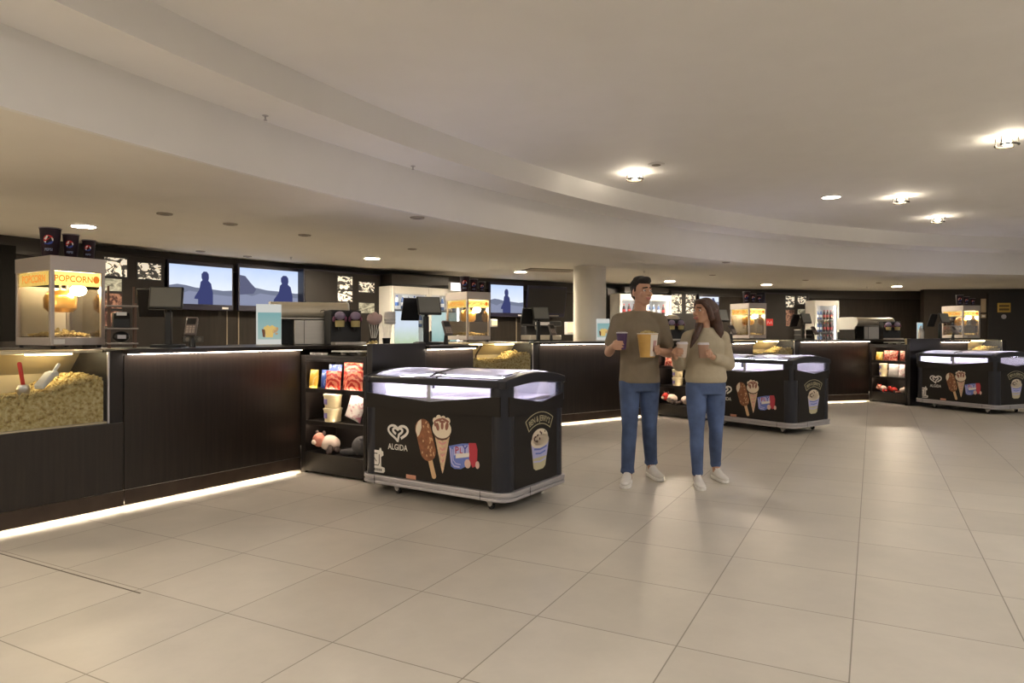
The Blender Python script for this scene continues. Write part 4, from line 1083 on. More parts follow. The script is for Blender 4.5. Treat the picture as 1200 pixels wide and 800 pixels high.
def picture_cabinet(xa, xb, ytop, label, pics, side=False, depth=.35):
    s = wall_spot(xa, xb, RW-.02-depth); zt_ = min(s.z(ytop), 2.36)
    t = thing('wall_cabinet', label, 'cabinet', (s.p.x, s.p.y, 0), s.rz, 'tall cabinets with lit pictures'); w = s.w
    G().box(-w/2, w/2, 0, depth-.02, .02, zt_).build('carcass', NAVYC if side else DARK2, t, bevel=.004)
    G().box(-w/2+.02, w/2-.02, -.012, -.001, 1.0, zt_-.03).build('front_frame', DARK2, t, bevel=.002)
    for x0, x1, y0, y1, m in pics:
        u0, u1 = (x0-xa)/(xb-xa), (x1-xa)/(xb-xa)
        f = G().box(-w/2+u0*w-.015, -w/2+u1*w+.015, -.018, -.0125, s.z(y1)-.015, s.z(y0)+.015).build('picture_frame', BLACKP, t, bevel=.002)
        G().box(-w/2+u0*w, -w/2+u1*w, -.021, -.0185, s.z(y1), s.z(y0)).build('picture', m, f, smooth=False)
    return t, s
t, s = picture_cabinet(112, 193, 298, 'tall dark cabinet with lit black-and-white pictures between popcorn machine and screens', [(121, 146, 304, 325, PICT), (121, 140, 328, 342, PICG), (159, 187, 307, 326, PICT), (121, 140, 345, 362, PICR), (121, 140, 365, 382, PICR)])
picture_cabinet(356, 446, 318, 'tall blue-black cabinet with lit pictures above the drink taps', [(393, 410, 324, 339, PICT), (393, 410, 341, 353, PICT), (418, 437, 329, 341, PICT), (418, 437, 354, 366, PICG)], side=True)
picture_cabinet(786, 816, 340, 'tall dark cabinet with lit menu pictures between the heads of the couple', [(787, 798, 345, 367, PICT), (803, 814, 345, 367, PICT)])
picture_cabinet(896, 948, 343, 'tall cabinet with two lit pictures between popcorn machine and single-door fridge', [(920, 930, 347, 360, PICT), (934, 944, 347, 356, PICT), (934, 944, 362, 372, PICG), (920, 930, 363, 382, PICR)], side=True)

FRW = mat('fridge_white', (.78, .76, .72), .35)
FRIN = emat('fridge_light', (1.0, .97, .92), 11.0)
FRBACK = mat('fridge_lining', (.85, .86, .88), .5)
BOTM = [mat('bottle_blue', (.10, .16, .34), .25), mat('bottle_dark', (.05, .035, .04), .25), mat('bottle_white', (.70, .70, .72), .35)]
_bot = {}
def bottle(kind, pos, rz, label, group):
    if kind not in _bot:
        t = thing('drink_bottle', label, 'bottle', pos, rz, group)
        G().lathe([(.028, 0), (.033, .01), (.033, .13), (.026, .165), (.012, .20), (.012, .215)], 12).build('bottle_body', BOTM[kind], t)
        G().lathe([(.014, .205), (.014, .228)], 10).build('bottle_cap', [WHITEP, mat('cap_red', (.5, .03, .03), .4), mat('cap_blue', (.05, .1, .4), .4)][kind], t)
        G().lathe([(.0336, .055), (.0336, .115)], 12, cap=False).build('bottle_label', [WHITEP, mat('label_red', (.5, .05, .05), .5), mat('label_blue', (.08, .18, .5), .5)][kind], t)
        _bot[kind] = t; return t
    t = copy_tree(_bot[kind]); t.location = pos; t.rotation_euler = (0, 0, rz); t['label'] = label; t['group'] = group; return t
def fridge(xa, xb, ytop, label, doors, glabel, prints=False, rows=(1.06, 1.38, 1.70), per=5):
    s = wall_spot(xa, xb, RW-.72); w = s.w; zt_ = s.z(ytop); D = .64
    t = thing('drinks_fridge', label, 'fridge', (s.p.x, s.p.y, 0), s.rz, 'glass-door drinks fridges')
    g = G(); g.box(-w/2, -w/2+.04, 0, D, .02, zt_); g.box(w/2-.04, w/2, 0, D, .02, zt_); g.box(-w/2+.04, w/2-.04, 0, D, .02, .20); g.box(-w/2+.04, w/2-.04, 0, D, zt_-.05, zt_)
    g.box(-w/2+.04, w/2-.04, D-.03, D, .2, zt_-.05); g.build('cabinet', FRW, t)
    G().box(-w/2+.042, w/2-.042, D-.04, D-.031, .2, zt_-.06).build('lining', FRBACK, t, smooth=False)
    G().box(-w/2+.06, w/2-.06, .06, .09, zt_-.075, zt_-.055).build('lamp', FRIN, t, smooth=False)
    for x in (-w/2+.045, w/2-.06): G().box(x, x+.015, .04, .06, .3, zt_-.1).build('lamp', FRIN, t, smooth=False)
    dw = w/doors
    for i in range(doors):
        x0 = -w/2+i*dw+.003; x1 = x0+dw-.006
        g = G()
        for b in ((x0, x0+.05, .2, zt_-.005), (x1-.05, x1, .2, zt_-.005), (x0+.05, x1-.05, .2, .26), (x0+.05, x1-.05, zt_-.13, zt_-.005)): g.box(b[0], b[1], -.045, -.003, b[2], b[3])
        d = g.build('door', FRW, t, bevel=.003)
        G().box(x0+.05, x1-.05, -.03, -.024, .26, zt_-.13).build('door_glass', GLASS2, d, smooth=False)
        G().box(x1-.04 if i == 0 else x0+.015, x1-.015 if i == 0 else x0+.04, -.075, -.046, 1.0, 1.35).build('handle', BLACKP, d, bevel=.005)
        if prints:
            p = G().box(x0+.07, x1-.20 if i == 0 else x1-.12, -.0235, -.022, .9, zt_-.42).build('door_print', [PRNT1, PRNT2][i], d, smooth=False)
    for z in rows: G().box(-w/2+.045, w/2-.045, .07, D-.06, z-.012, z-.002).build('wire_shelf', ALU, t)
    M = Matrix.Translation(t.location) @ Matrix.Rotation(s.rz, 4, 'Z')
    for z in rows:
        for i in range(per*doors):
            x = -w/2+.10+(w-.2)*i/(per*doors-1)
            kind = 0 if (i+int(z*10)) % 3 else 2
            if not prints: kind = (1, 0, 1)[int(z*10+i//3) % 3]
            bottle(kind, M @ Vector((x, .13, z)), s.rz, glabel+(', dark bottle' if kind == 1 else ', pale bottle' if kind == 2 else ', blue bottle'), glabel+(' dark' if kind == 1 else ' pale' if kind == 2 else ' blue'))
    return t
PRNT1 = picture_mat('door_meadow', (.66, .74, .86), (.48, .60, .22), 1.0, 1.45, 1.0)
PRNT2 = picture_mat('door_teal', (.55, .72, .70), (.22, .42, .40), 1.0, 1.5, .9)
fridge(457, 541, 337, 'white double-door drinks fridge lit inside, behind the nearest freezer', 2, 'drinks in the fridge behind the nearest freezer', True, (1.42, 1.72), 6)
fridge(725, 786, 345, 'white double-door drinks fridge lit inside, behind the man\'s head', 2, 'drinks in the fridge behind the man', False, (1.42, 1.72), 5)
fridge(954, 982, 352, 'white single-door drinks fridge lit inside, standing far back', 1, 'drinks in the far single-door fridge', False, (1.05, 1.35, 1.65), 6)
def wall_box(name, xa, xb, y0, y1, R, dep, label, cat, m, parts=None):
    s = wall_spot(xa, xb, R); t = thing(name, label, cat, (s.p.x, s.p.y, s.z(y1)), s.rz); h = s.z(y0)-s.z(y1)
    G().box(-s.w/2, s.w/2, 0, dep, 0, h).build('panel', m, t, bevel=.003); return t, s, h
t, s, h = wall_box('fascia_panel', 459, 526, 323, 334, RW-.60, .58, 'dark fascia panel above the nearest double-door fridge', 'panel', mat('dark_header2', (.022, .017, .014), .5))
G().box(-s.w/2+.03, s.w/2-.03, .03, .035, -.03, -.001).build('lower_edge', BLACKP, t)
t, s, h = wall_box('light_box', 528, 542, 331, 341, RW-.84, .06, 'small bright light box beside the cups behind the nearest freezer', 'light box', WHITEP)
G().box(-s.w/2+.01, s.w/2-.01, -.006, -.001, .01, h-.01).build('glowing_front', emat('lightbox_glow', (.95, .92, 1.0), 1.6), t, smooth=False)
t, s, h = wall_box('fascia_panel', 732, 784, 337, 342, RW-.60, .58, 'dark fascia panel above the fridge behind the man', 'panel', MATS['dark_header2'])
G().box(-s.w/2+.03, s.w/2-.03, .03, .035, -.03, -.001).build('lower_edge', BLACKP, t)
t, s, h = wall_box('wall_panel', 712, 724, 338, 398, RW-.40, .38, 'black wall panel between white column and the man', 'panel', BLACKP)
G().box(-s.w/2+.02, s.w/2-.02, -.004, -.001, .05, h-.05).build('inset', DARK2, t)
t, s, h = wall_box('wall_panel', 0, 19, 287, 400, RW-.30, .28, 'black wall panel at the left frame edge beside the popcorn machine', 'panel', mat('matt_black', (.004, .0035, .003), .9, spec=.08))
G().box(-s.w/2+.02, s.w/2-.02, -.004, -.001, .05, h-.05).build('inset', MATS['matt_black'], t)
for i_, (px_, ya, yb) in enumerate(((266, 363, 405), (279.5, 365, 405), (605, 372, 401))):     # pale joints between the wall panels
    s = wall_spot(px_-.7, px_+.7, RW-.004)
    struct(G().box(-s.w/2, s.w/2, -.004, .0, s.z(yb), s.z(ya)).build('trim_%d' % (5+i_), mat('joint_trim', (.22, .18, .13), .4), None, loc=(s.p.x, s.p.y, 0), rz=s.rz))
# sockets under the screens, small lit objects behind the bar
s = wall_spot(214, 238, RW-.004); t = thing('socket_plate', 'triple black socket plate on the wall under the first screen', 'socket', (s.p.x, s.p.y, s.z(401)), s.rz)
hh = s.z(394)-s.z(401)
G().box(-s.w/2, s.w/2, -.012, 0, 0, hh).build('plate', BLACKP, t, bevel=.002)
for i in (-1, 0, 1): G().prism_y(circ(i*s.w*.3, hh/2, .028, n=14), -.0145, -.0125).build('socket', mat('socket_grey', (.06, .055, .05), .4), t)
def bar_item(name, xa, xb, y0, y1, R, label, cat, build):
    s = wall_spot(xa, xb, R); t = thing(name, label, cat, (s.p.x, s.p.y, s.z(y1)), s.rz); build(t, s.w, s.z(y0)-s.z(y1)); return t
def coffee(t, w, h):
    G().box(-w/2, w/2, -.15, .15, 0, h*.25).build('base', STEEL, t, bevel=.01); G().box(-w/2, w/2, .0, .15, h*.25, h*.72).build('column', BLACKP, t, bevel=.01)
    G().box(-w/2, w/2, -.15, .15, h*.72, h).build('head', BLACKP, t, bevel=.015); G().box(-w*.35, w*.1, -.153, -.1505, h*.77, h*.93).build('front_plate', ALU, t)
    for q in (-.25, .2): G().cap((w*q, -.08, h*.72), (w*q, -.08, h*.58), .03, .02, 10).build('spout', STEEL, t)
bar_item('coffee_machine', 616, 652, 376, 398, 19.0, 'dark coffee machine with steel base left of the white column', 'coffee machine', coffee)
def lamp_lit(t, w, h):
    G().box(-w/2, w/2, -.05, .05, 0, h).build('body', WHITEP, t, bevel=.01); G().box(-w/2+.01, w/2-.01, -.055, -.0505, h*.2, h*.9).build('glowing_front', emat('warm_sign', (1, .72, .35), 1.6), t, smooth=False)
bar_item('light_box', 663, 674, 377, 392, 19.2, 'small warm light box just left of the white column', 'light box', lamp_lit)
bar_item('light_box', 574, 581, 374, 383, 18.8, 'small warm light box below the screen beside the second popcorn machine', 'light box', lamp_lit)
def red_sign(t, w, h):
    G().box(-w/2, w/2, -.03, .03, 0, h).build('body', BLACKP, t, bevel=.004); p = G().box(-w/2+.01, w/2-.01, -.036, -.0305, .01, h-.01).build('glowing_front', emat('red_sign', (.75, .06, .04), .7), t, smooth=False)
    g = G(); stroke(g, [(-w*.3, h*.3), (-w*.2, h*.7), (-w*.05, h*.35)], .012, -.038); stroke(g, [(w*.05, h*.3), (w*.2, h*.65), (w*.3, h*.3)], .012, -.038); g.build('pale_marks', emat('pale_marks', (.9, .6, .5), .8), p, smooth=False)
bar_item('red_sign', 896, 905, 373, 382, 18.7, 'small glowing red sign right of the third popcorn machine', 'sign', red_sign)
def small_sh(t, w, h):
    for z in (0, h*.5, h-.012): G().box(-w/2, w/2, -.12, .12, z, z+.012).build('shelf_board', mat('grey_board', (.30, .28, .26), .5), t)
    for x in (-w/2, w/2-.015): G().box(x, x+.015, -.11, .11, .012, h-.012).build('side', BLACKP, t)
bar_item('counter_rack', 935, 949, 386, 399, 18.3, 'small dark rack of grey shelves left of the single-door fridge', 'rack', small_sh)

# round column
k = (691-600)/800; cy_ = 11.25; cm = G().lathe([(.268, 0), (.268, Z1-.001)], 48).build('column', mat('column_plaster', (.78, .74, .66), .7, var=.02, vscale=3), None, loc=(k*cy_, cy_, 0)); struct(cm)

# far dark wall with door, sign and switch plates
FARW = mat('far_dark_wall', (.022, .016, .011), .5, var=.2, vscale=3, stretch=(6, 6, .6))
fx0 = (1083-600)/800*16.9
wr = G().box(0, 14, 0, .2, 0, Z1-.002).build('wall_right', FARW, None, smooth=False, loc=(fx0, 16.9, 0), rz=rad(-7)); struct(wr)
def far(px): # place along the far wall
    kk = (px-600)/800; c_, s_ = math.cos(rad(-7)), math.sin(rad(-7)); t_ = (kk*16.9-fx0)/(c_-kk*s_); return t_
MW = Matrix.Translation((fx0, 16.9, 0)) @ Matrix.Rotation(rad(-7), 4, 'Z')
def fz_(px, py): t_ = far(px); Y = (MW @ Vector((t_, 0, 0))).y; return H+(391-py)/800*Y
d = G().box(far(1157), far(1215), -.04, -.002, .0, fz_(1180, 343)).build('door_1', mat('black_door', (.018, .015, .013), .45), None, bevel=.004, loc=(fx0, 16.9, 0), rz=rad(-7)); struct(d)
hd = G(); hd.prism_y(circ(far(1175), fz_(1175, 371), .055, n=18), -.055, -.0405); hd.build('door_knob', ALU, d)
def far_thing(name, xa, xb, y0, y1, label, cat, m, lift=.002, dep=.02):
    p = MW @ Vector((far((xa+xb)/2), -lift, fz_(xa, y1))); t = thing(name, label, cat, p, rad(-7)); w = far(xb)-far(xa); h = fz_(xa, y0)-fz_(xa, y1)
    G().box(-w/2, w/2, -dep, 0, 0, h).build('plate', m, t, bevel=.002); return t, w, h
t, w, h = far_thing('door_sign', 1167.5, 1182.5, 355, 366, 'yellow notice with two lines of print on the black far door', 'sign', mat('sign_yellow', (.42, .27, .05), .5, emit=(.42, .27, .05), estr=.06), lift=.042)
g = G(); g.box(-w*.4, w*.4, -.022, -.0205, h*.58, h*.78); g.box(-w*.4, w*.4, -.022, -.0205, h*.2, h*.42); g.build('print_lines', mat('sign_ink', (.10, .06, .015), .5), t, smooth=False)
t, w, h = far_thing('wall_plate', 1149, 1155, 350, 366, 'tall beige wall plate beside the far door', 'wall plate', mat('beige_plate', (.45, .36, .24), .5))
G().box(-w*.3, w*.3, -.024, -.0205, h*.1, h*.9).build('inset', MATS['beige_plate'], t)
t, w, h = far_thing('light_switch', 1149, 1155, 368, 372.5, 'small beige switch plate below the tall one by the far door', 'switch', MATS['beige_plate'])
G().box(-w*.3, w*.3, -.025, -.0205, h*.25, h*.75).build('rocker', WHITEP, t)

# ------------------------------------------------------------------ ceiling fittings
def down(px, py, z, r, label, s, grp):
    Y = 800*(z-H)/(391-py); x = (px-600)/800*Y
    t = thing('downlight', label, 'ceiling light', (x, Y, z-.004), 0, grp)
    G().lathe([(r*.86, -.012), (r, -.008), (r, .003), (r*.86, .003)], 32, cap=False).build('trim_ring', WHITEP, t)
    G().lathe([(r*.86, -.006), (r*.86, -.002)], 32).build('diffuser', emat('downlight_glow%d' % s, (1.0, .84, .62) if s > 100 else (1.0, .87, .70), s), t)
    return t
for px, py, lb in ((98, 264, 'round glowing downlight above the cups on the nearest popcorn machine'), (436, 302, 'round glowing downlight above the nearest snack warmer'), (610, 318, 'round glowing downlight left of the white column'),
                   (785, 329, 'round glowing downlight between the heads of the couple'), (898, 333, 'round glowing downlight above the third popcorn machine'), (1051, 335, 'round glowing downlight near the dark far wall')):
    down(px, py, Z1, .125, lb, 850.0, 'downlights over the bar')
down(974, 230, Z3, .125, 'round glowing downlight in the high ceiling', 26.0, 'downlights in the high ceiling')
for i_, a_ in enumerate((161, 171)):     # the row goes on past the left edge of the photograph
    q_ = polar(18.65, rad(a_)); t = thing('downlight', ('round downlight over the bar, first beyond the picture edge', 'round downlight over the bar, second beyond the picture edge')[i_], 'ceiling light', (q_.x, q_.y, Z1-.004), 0, 'downlights over the bar')
    G().lathe([(.107, -.012), (.125, -.008), (.125, .003), (.107, .003)], 32, cap=False).build('trim_ring', WHITEP, t)
    G().lathe([(.107, -.006), (.107, -.002)], 32).build('diffuser', MATS['downlight_glow850'], t)
for i_, a_ in enumerate((163.5, 171)):   # unseen lamps added to light the floor and, by bounce, the low ceiling
    q_ = polar(15.95, rad(a_)); t = thing('downlight', ('added unseen downlight before the bar, first beyond the picture edge', 'added unseen downlight before the bar, second beyond the picture edge')[i_], 'ceiling light', (q_.x, q_.y, Z1-.004), 0, 'added lamps before the bar')
    G().lathe([(.107, -.012), (.125, -.008), (.125, .003), (.107, .003)], 32, cap=False).build('trim_ring', WHITEP, t)
    G().lathe([(.107, -.006), (.107, -.002)], 32).build('diffuser', emat('added_front_glow', (1.0, .90, .76), 380), t)
SPOTC = emat('spot_glow', (1.0, .86, .66), 230.0)
def spotfit(px, py, label):
    Y = 800*(Z3-H)/(391-py); x = (px-600)/800*Y
    t = thing('ring_spotlight', label, 'ceiling light', (x, Y, Z3-.001), 0, 'ring spotlights in the high ceiling')
    for a0, a1 in ((rad(25), rad(155)), (rad(205), rad(335))):
        G().tube([(.085*math.cos(a0+(a1-a0)*i/10), .085*math.sin(a0+(a1-a0)*i/10), -.075) for i in range(11)], .010, 8).build('ring_arm', mat('dark_ring', (.05, .04, .03), .4), t)
    for sx in (-1, 1):
        for sy in (-1, 1): G().cap((sx*.075, sy*.036, -.075), (sx*.075, sy*.036, -.002), .006, .006, 6).build('strut', MATS['dark_ring'], t)
    G().ell((0, 0, -.055), (.036, .036, .022)).build('lamp', SPOTC, t)
    return t
for px, py, lb in ((744, 202, 'ring spotlight glowing next to the smoke detector'), (1180, 160, 'ring spotlight nearest the right frame edge, highest in the picture'), (1056, 230, 'ring spotlight right of the round high-ceiling downlight'), (1099, 254, 'farthest and lowest of the ring spotlights in the high ceiling')):
    spotfit(px, py, lb)
def disc(px, py, z, r, label, name='ceiling_speaker', cat='ceiling speaker', grp='small flat discs in the low ceiling', m=None):
    Y = 800*(z-H)/(391-py); x = (px-600)/800*Y
    t = thing(name, label, cat, (x, Y, z-.001), 0, grp)
    G().lathe([(r*.7, -.012), (r*.95, -.010), (r, 0)], 24).build('cover', m or mat('disc_grey', (.33, .29, .24), .5), t)
    G().lathe([(r*.55, -.0135), (r*.55, -.0122)], 20).build('grille', mat('disc_dark', (.20, .17, .14), .6), t)
    return t
for px, py in ((193, 250), (270, 262), (357, 275), (489, 254.5), (483, 291.5), (235, 294), (290, 300), (851, 307), (835, 322), (944, 328), (1030, 331)):
    disc(px, py, Z1, .07 if py < 285 else .06, 'small unlit grey disc flush in the low ceiling over the bar')
def sprink(px, py, z, lb):
    Y = 800*(z-H)/(391-py); x = (px-600)/800*Y; t = thing('sprinkler', lb, 'sprinkler', (x, Y, z-.001), 0); t.scale = (.6, .6, .6)
    G().lathe([(.035, 0), (.035, -.006), (.012, -.01)], 18).build('rosette', ALU, t); G().cap((0, 0, -.01), (0, 0, -.05), .012, .008, 10).build('stem', ALU, t); G().lathe([(.022, -.055), (.022, -.051)], 14).build('deflector', ALU, t)
sprink(341, 301, Z1, 'small hanging sprinkler in front of the second wall screen'); sprink(1016, 336, Z1, 'small hanging sprinkler left of the downlight near far wall'); 
sprink(755, 317.5, Z1, 'small hanging sprinkler above the man\'s head'); sprink(311, 135.2, Z2, 'small sprinkler in the narrow upper ceiling step, nearer one'); sprink(484, 194.3, Z2, 'small sprinkler in the narrow upper ceiling step, farther one')
disc(769, 192, Z3, .085, 'round white smoke detector beside a glowing ring spotlight', 'smoke_detector', 'smoke detector', 'detectors', WHITEP)
Y = 800*(Z1-H)/(391-316); t = thing('ceiling_vent', 'flat grey ventilation grille in the low ceiling left of the column', 'vent', ((645-600)/800*Y, Y, Z1-.002), rad(20))
G().box(-.45, .45, -.22, .22, -.012, 0).build('frame', mat('vent_grey', (.20, .18, .15), .6), t)
for i in range(7): G().box(-.42, .42, -.19+.06*i, -.165+.06*i, -.016, -.0125).build('slat', mat('vent_slat', (.36, .32, .27), .6), t)
# ------------------------------------------------------------------ the couple
SKIN = mat('skin', (.50, .28, .18), .5, var=.06, vscale=6)
DENIM = mat('blue_jeans', (.062, .096, .195), .8, var=.45, vscale=5, bump=.15, bscale=120)
DENIM2 = mat('mid_blue_jeans', (.075, .115, .235), .8, var=.4, vscale=5, bump=.15, bscale=120)
TEE = mat('olive_tshirt', (.21, .17, .115), .85, var=.10, vscale=7, bump=.5, bscale=11)
KNIT = mat('beige_jumper', (.42, .36, .255), .9, var=.08, vscale=9, bump=.6, bscale=13)
SHOEW = mat('white_trainer', (.70, .66, .61), .6)
SOLE = mat('trainer_sole', (.78, .75, .70), .6)
HAIRM = mat('dark_brown_hair', (.010, .006, .0045), .7, var=.3, vscale=20, stretch=(8, 8, 1), bump=.3, bscale=30)
HAIRW = mat('chestnut_hair', (.060, .024, .013), .45, var=.4, vscale=10, stretch=(10, 10, .8), bump=.4, bscale=24)
LIP = mat('lips', (.42, .16, .13), .45); EYEW = mat('eye_white', (.7, .68, .65), .3); IRIS = mat('iris', (.03, .02, .015), .2)

def head_parts(g, c, th, s=1.0):
    """skull, jaw, nose, ears; faces -Y turned by th about z"""
    Rz = Matrix.Rotation(th, 3, 'Z'); c = Vector(c)
    P = lambda x, y, z: tuple(c + Rz @ (Vector((x, y, z))*s))
    g.ell(P(0, .016, .030), (.076*s, .094*s, .088*s), R=Rz)
    g.ell(P(0, -.010, -.040), (.061*s, .076*s, .074*s), R=Rz)
    g.ell(P(0, -.046, -.092), (.030*s, .028*s, .022*s), R=Rz)
    for q in (-1, 1):
        g.cap(P(q*.052, .0, -.055), P(q*.018, -.052, -.092), .020*s, .018*s, 10)      # jaw line
        g.ell(P(q*.038, -.058, -.020), (.024*s, .022*s, .024*s), R=Rz)                # cheek
        g.cap(P(q*.045, -.066, .030), P(q*.012, -.078, .030), .010*s, .011*s, 8)      # brow ridge
        g.ell(P(q*.078, .012, -.008), (.010*s, .022*s, .033*s), R=Rz)                 # ear
    g.cap(P(0, -.078, .018), P(0, -.100, -.022), .009*s, .013*s, 10)
    for q in (-1, 1): g.ell(P(q*.011, -.090, -.025), (.010*s, .011*s, .009*s), R=Rz)
    g.ell(P(0, -.080, -.056), (.026*s, .014*s, .014*s), R=Rz)
    return P, Rz
def face_parts(root, P, Rz, s=1.0):
    for q in (-1, 1):
        e = G().ell(P(q*.031, -.0715, .010), (.0135*s, .009*s, .0085*s), 12, 8, R=Rz).build('eye', EYEW, root)
        G().ell(P(q*.031, -.0792, .010), (.0062*s, .0035*s, .0062*s), 10, 6, R=Rz).build('iris', IRIS, e)
    G().cap(P(-.024, -.089, -.053), P(.024, -.089, -.053), .0055*s, .0055*s, 8).cap(P(-.018, -.089, -.062), P(.018, -.089, -.062), .0062*s, .0062*s, 8).build('lips', LIP, root)
def eyebrows(root, P, m, s=1.0):
    for q in (-1, 1): G().cap(P(q*.048, -.073, .032), P(q*.015, -.0885, .036), .005*s, .006*s, 8).build('eyebrow', m, root)
def grip(g, cup, rc, z, side, wrist, s=1.0):
    """a hand round an upright cup: side -1 = palm on the -X side, +1 = palm on the +X side"""
    c = Vector((cup[0], cup[1], 0)); r = rc+.0095*s
    def at(a, zz, rr=r): # a = 0 on the palm side, growing round the front (towards -Y)
        ang = (PI if side < 0 else 0)+(a if side < 0 else -a)
        return Vector((c.x+rr*math.cos(ang), c.y+rr*math.sin(ang), zz))
    pc = at(-.15, z, rc+.018*s)
    g.chain([wrist, tuple(at(-.55, z-.012, rc+.024*s)), tuple(at(-.05, z-.004, rc+.017*s))], [.027*s, .028*s, .024*s], 12)
    for k in range(4):      # knuckle pads keep the palm broad
        zz = z+(.034-.0215*k)*s
        g.cap(tuple(at(-.45, z+(.02-.014*k)*s, rc+.02*s)), tuple(at(.22, zz, r)), .015*s, .0105*s, 10)
    arc = .078*s/r
    for k, (ln, rr) in enumerate(((.92, .0092), (1.0, .0096), (.95, .0092), (.76, .0082))):
        zz = z+(.034-.0215*k)*s
        a = [.22, .22+arc*.42*ln, .22+arc*.75*ln, .22+arc*1.0*ln]
        g.chain([tuple(at(a[0], zz)), tuple(at(a[1], zz-.003)), tuple(at(a[2], zz-.004)), tuple(at(a[3], zz-.004))], [rr*1.08*s, rr*s, rr*.92*s, rr*.8*s], 10)
    # thumb leaves the side of the palm and closes round the back of the cup
    g.chain([tuple(at(-.55, z+.01, rc+.026*s)), tuple(at(-.85, z+.030*s, r+.006)), tuple(at(-1.15, z+.042*s, r+.001)), tuple(at(-1.15-.030*s/r, z+.046*s, r))], [.016*s, .0125*s, .0112*s, .0095*s], 10)
def shoe(root, toe_dir, heel, pitch, s=1.0):
    """trainer: heel point on the ground, heading in plan, heel lift angle"""
    L = .285*s; Rz = Matrix.Rotation(toe_dir, 4, 'Z'); M = Matrix.Translation(heel) @ Rz @ Matrix.Translation((0, -L*.72, 0)) @ Matrix.Rotation(pitch, 4, 'X') @ Matrix.Translation((0, L*.72, 0))
    g = G(); g.M = M          # local: heel at y=0, toe at y=-L
    rings = ((0.012, .028, .030, .085), (-.04, .038, .040, .100), (-.09, .040, .042, .092), (-.14, .043, .040, .070), (-.19, .048, .032, .052), (-.235, .044, .026, .044), (-.265, .028, .016, .034))
    g2 = G(); g2.M = M
    for (y0, w0, h0, z0), (y1, w1, h1, z1) in zip(rings, rings[1:]):
        for t in (0, .5):
            y = y0+(y1-y0)*t; w = w0+(w1-w0)*t; z = z0+(z1-z0)*t
            g.ell((0, y*s, (.022+z*.42)*s), (w*s, .036*s, z*.56*s), 16, 10)
    g.cap((0, -.035*s, .07*s), (0, -.025*s, .125*s), .043*s, .040*s, 16, flat1=True)
    me = remeshed(g, 'shoe', .006, 4); o = link('shoe', me, SHOEW, root)
    P = [(.030, .012), (.040, -.05), (.038, -.11), (.048, -.18), (.046, -.225), (.032, -.262), (.0, -.276), (-.030, -.262), (-.043, -.225), (-.045, -.18), (-.037, -.11), (-.040, -.05), (-.030, .012), (0, .028)]
    g2.prism([(x*1.06*s, y*1.02*s) for x, y in P], 0, .030*s); g2.build('sole', SOLE, o, bevel=.006)
    g3 = G(); g3.M = M
    for k in range(4): g3.cap((-.022*s, (-.085-.026*k)*s, (.108-.013*k)*s), (.022*s, (-.085-.026*k)*s, (.108-.013*k)*s), .0045*s, .0045*s, 6)
    g3.build('lace', SOLE, o)
    return o
def leg_part(g, hip, knee, ank, r, flat=True):
    g.chain([hip, tuple((Vector(hip)*.45+Vector(knee)*.55)), knee], [r[0], r[0]*.86, r[1]], 20)
    k = Vector(knee); a = Vector(ank); m = k*.62+a*.38 + Vector((0, .012, 0))
    g.chain([knee, tuple(m), ank], [r[1], r[1]*.97, r[2]], 20)

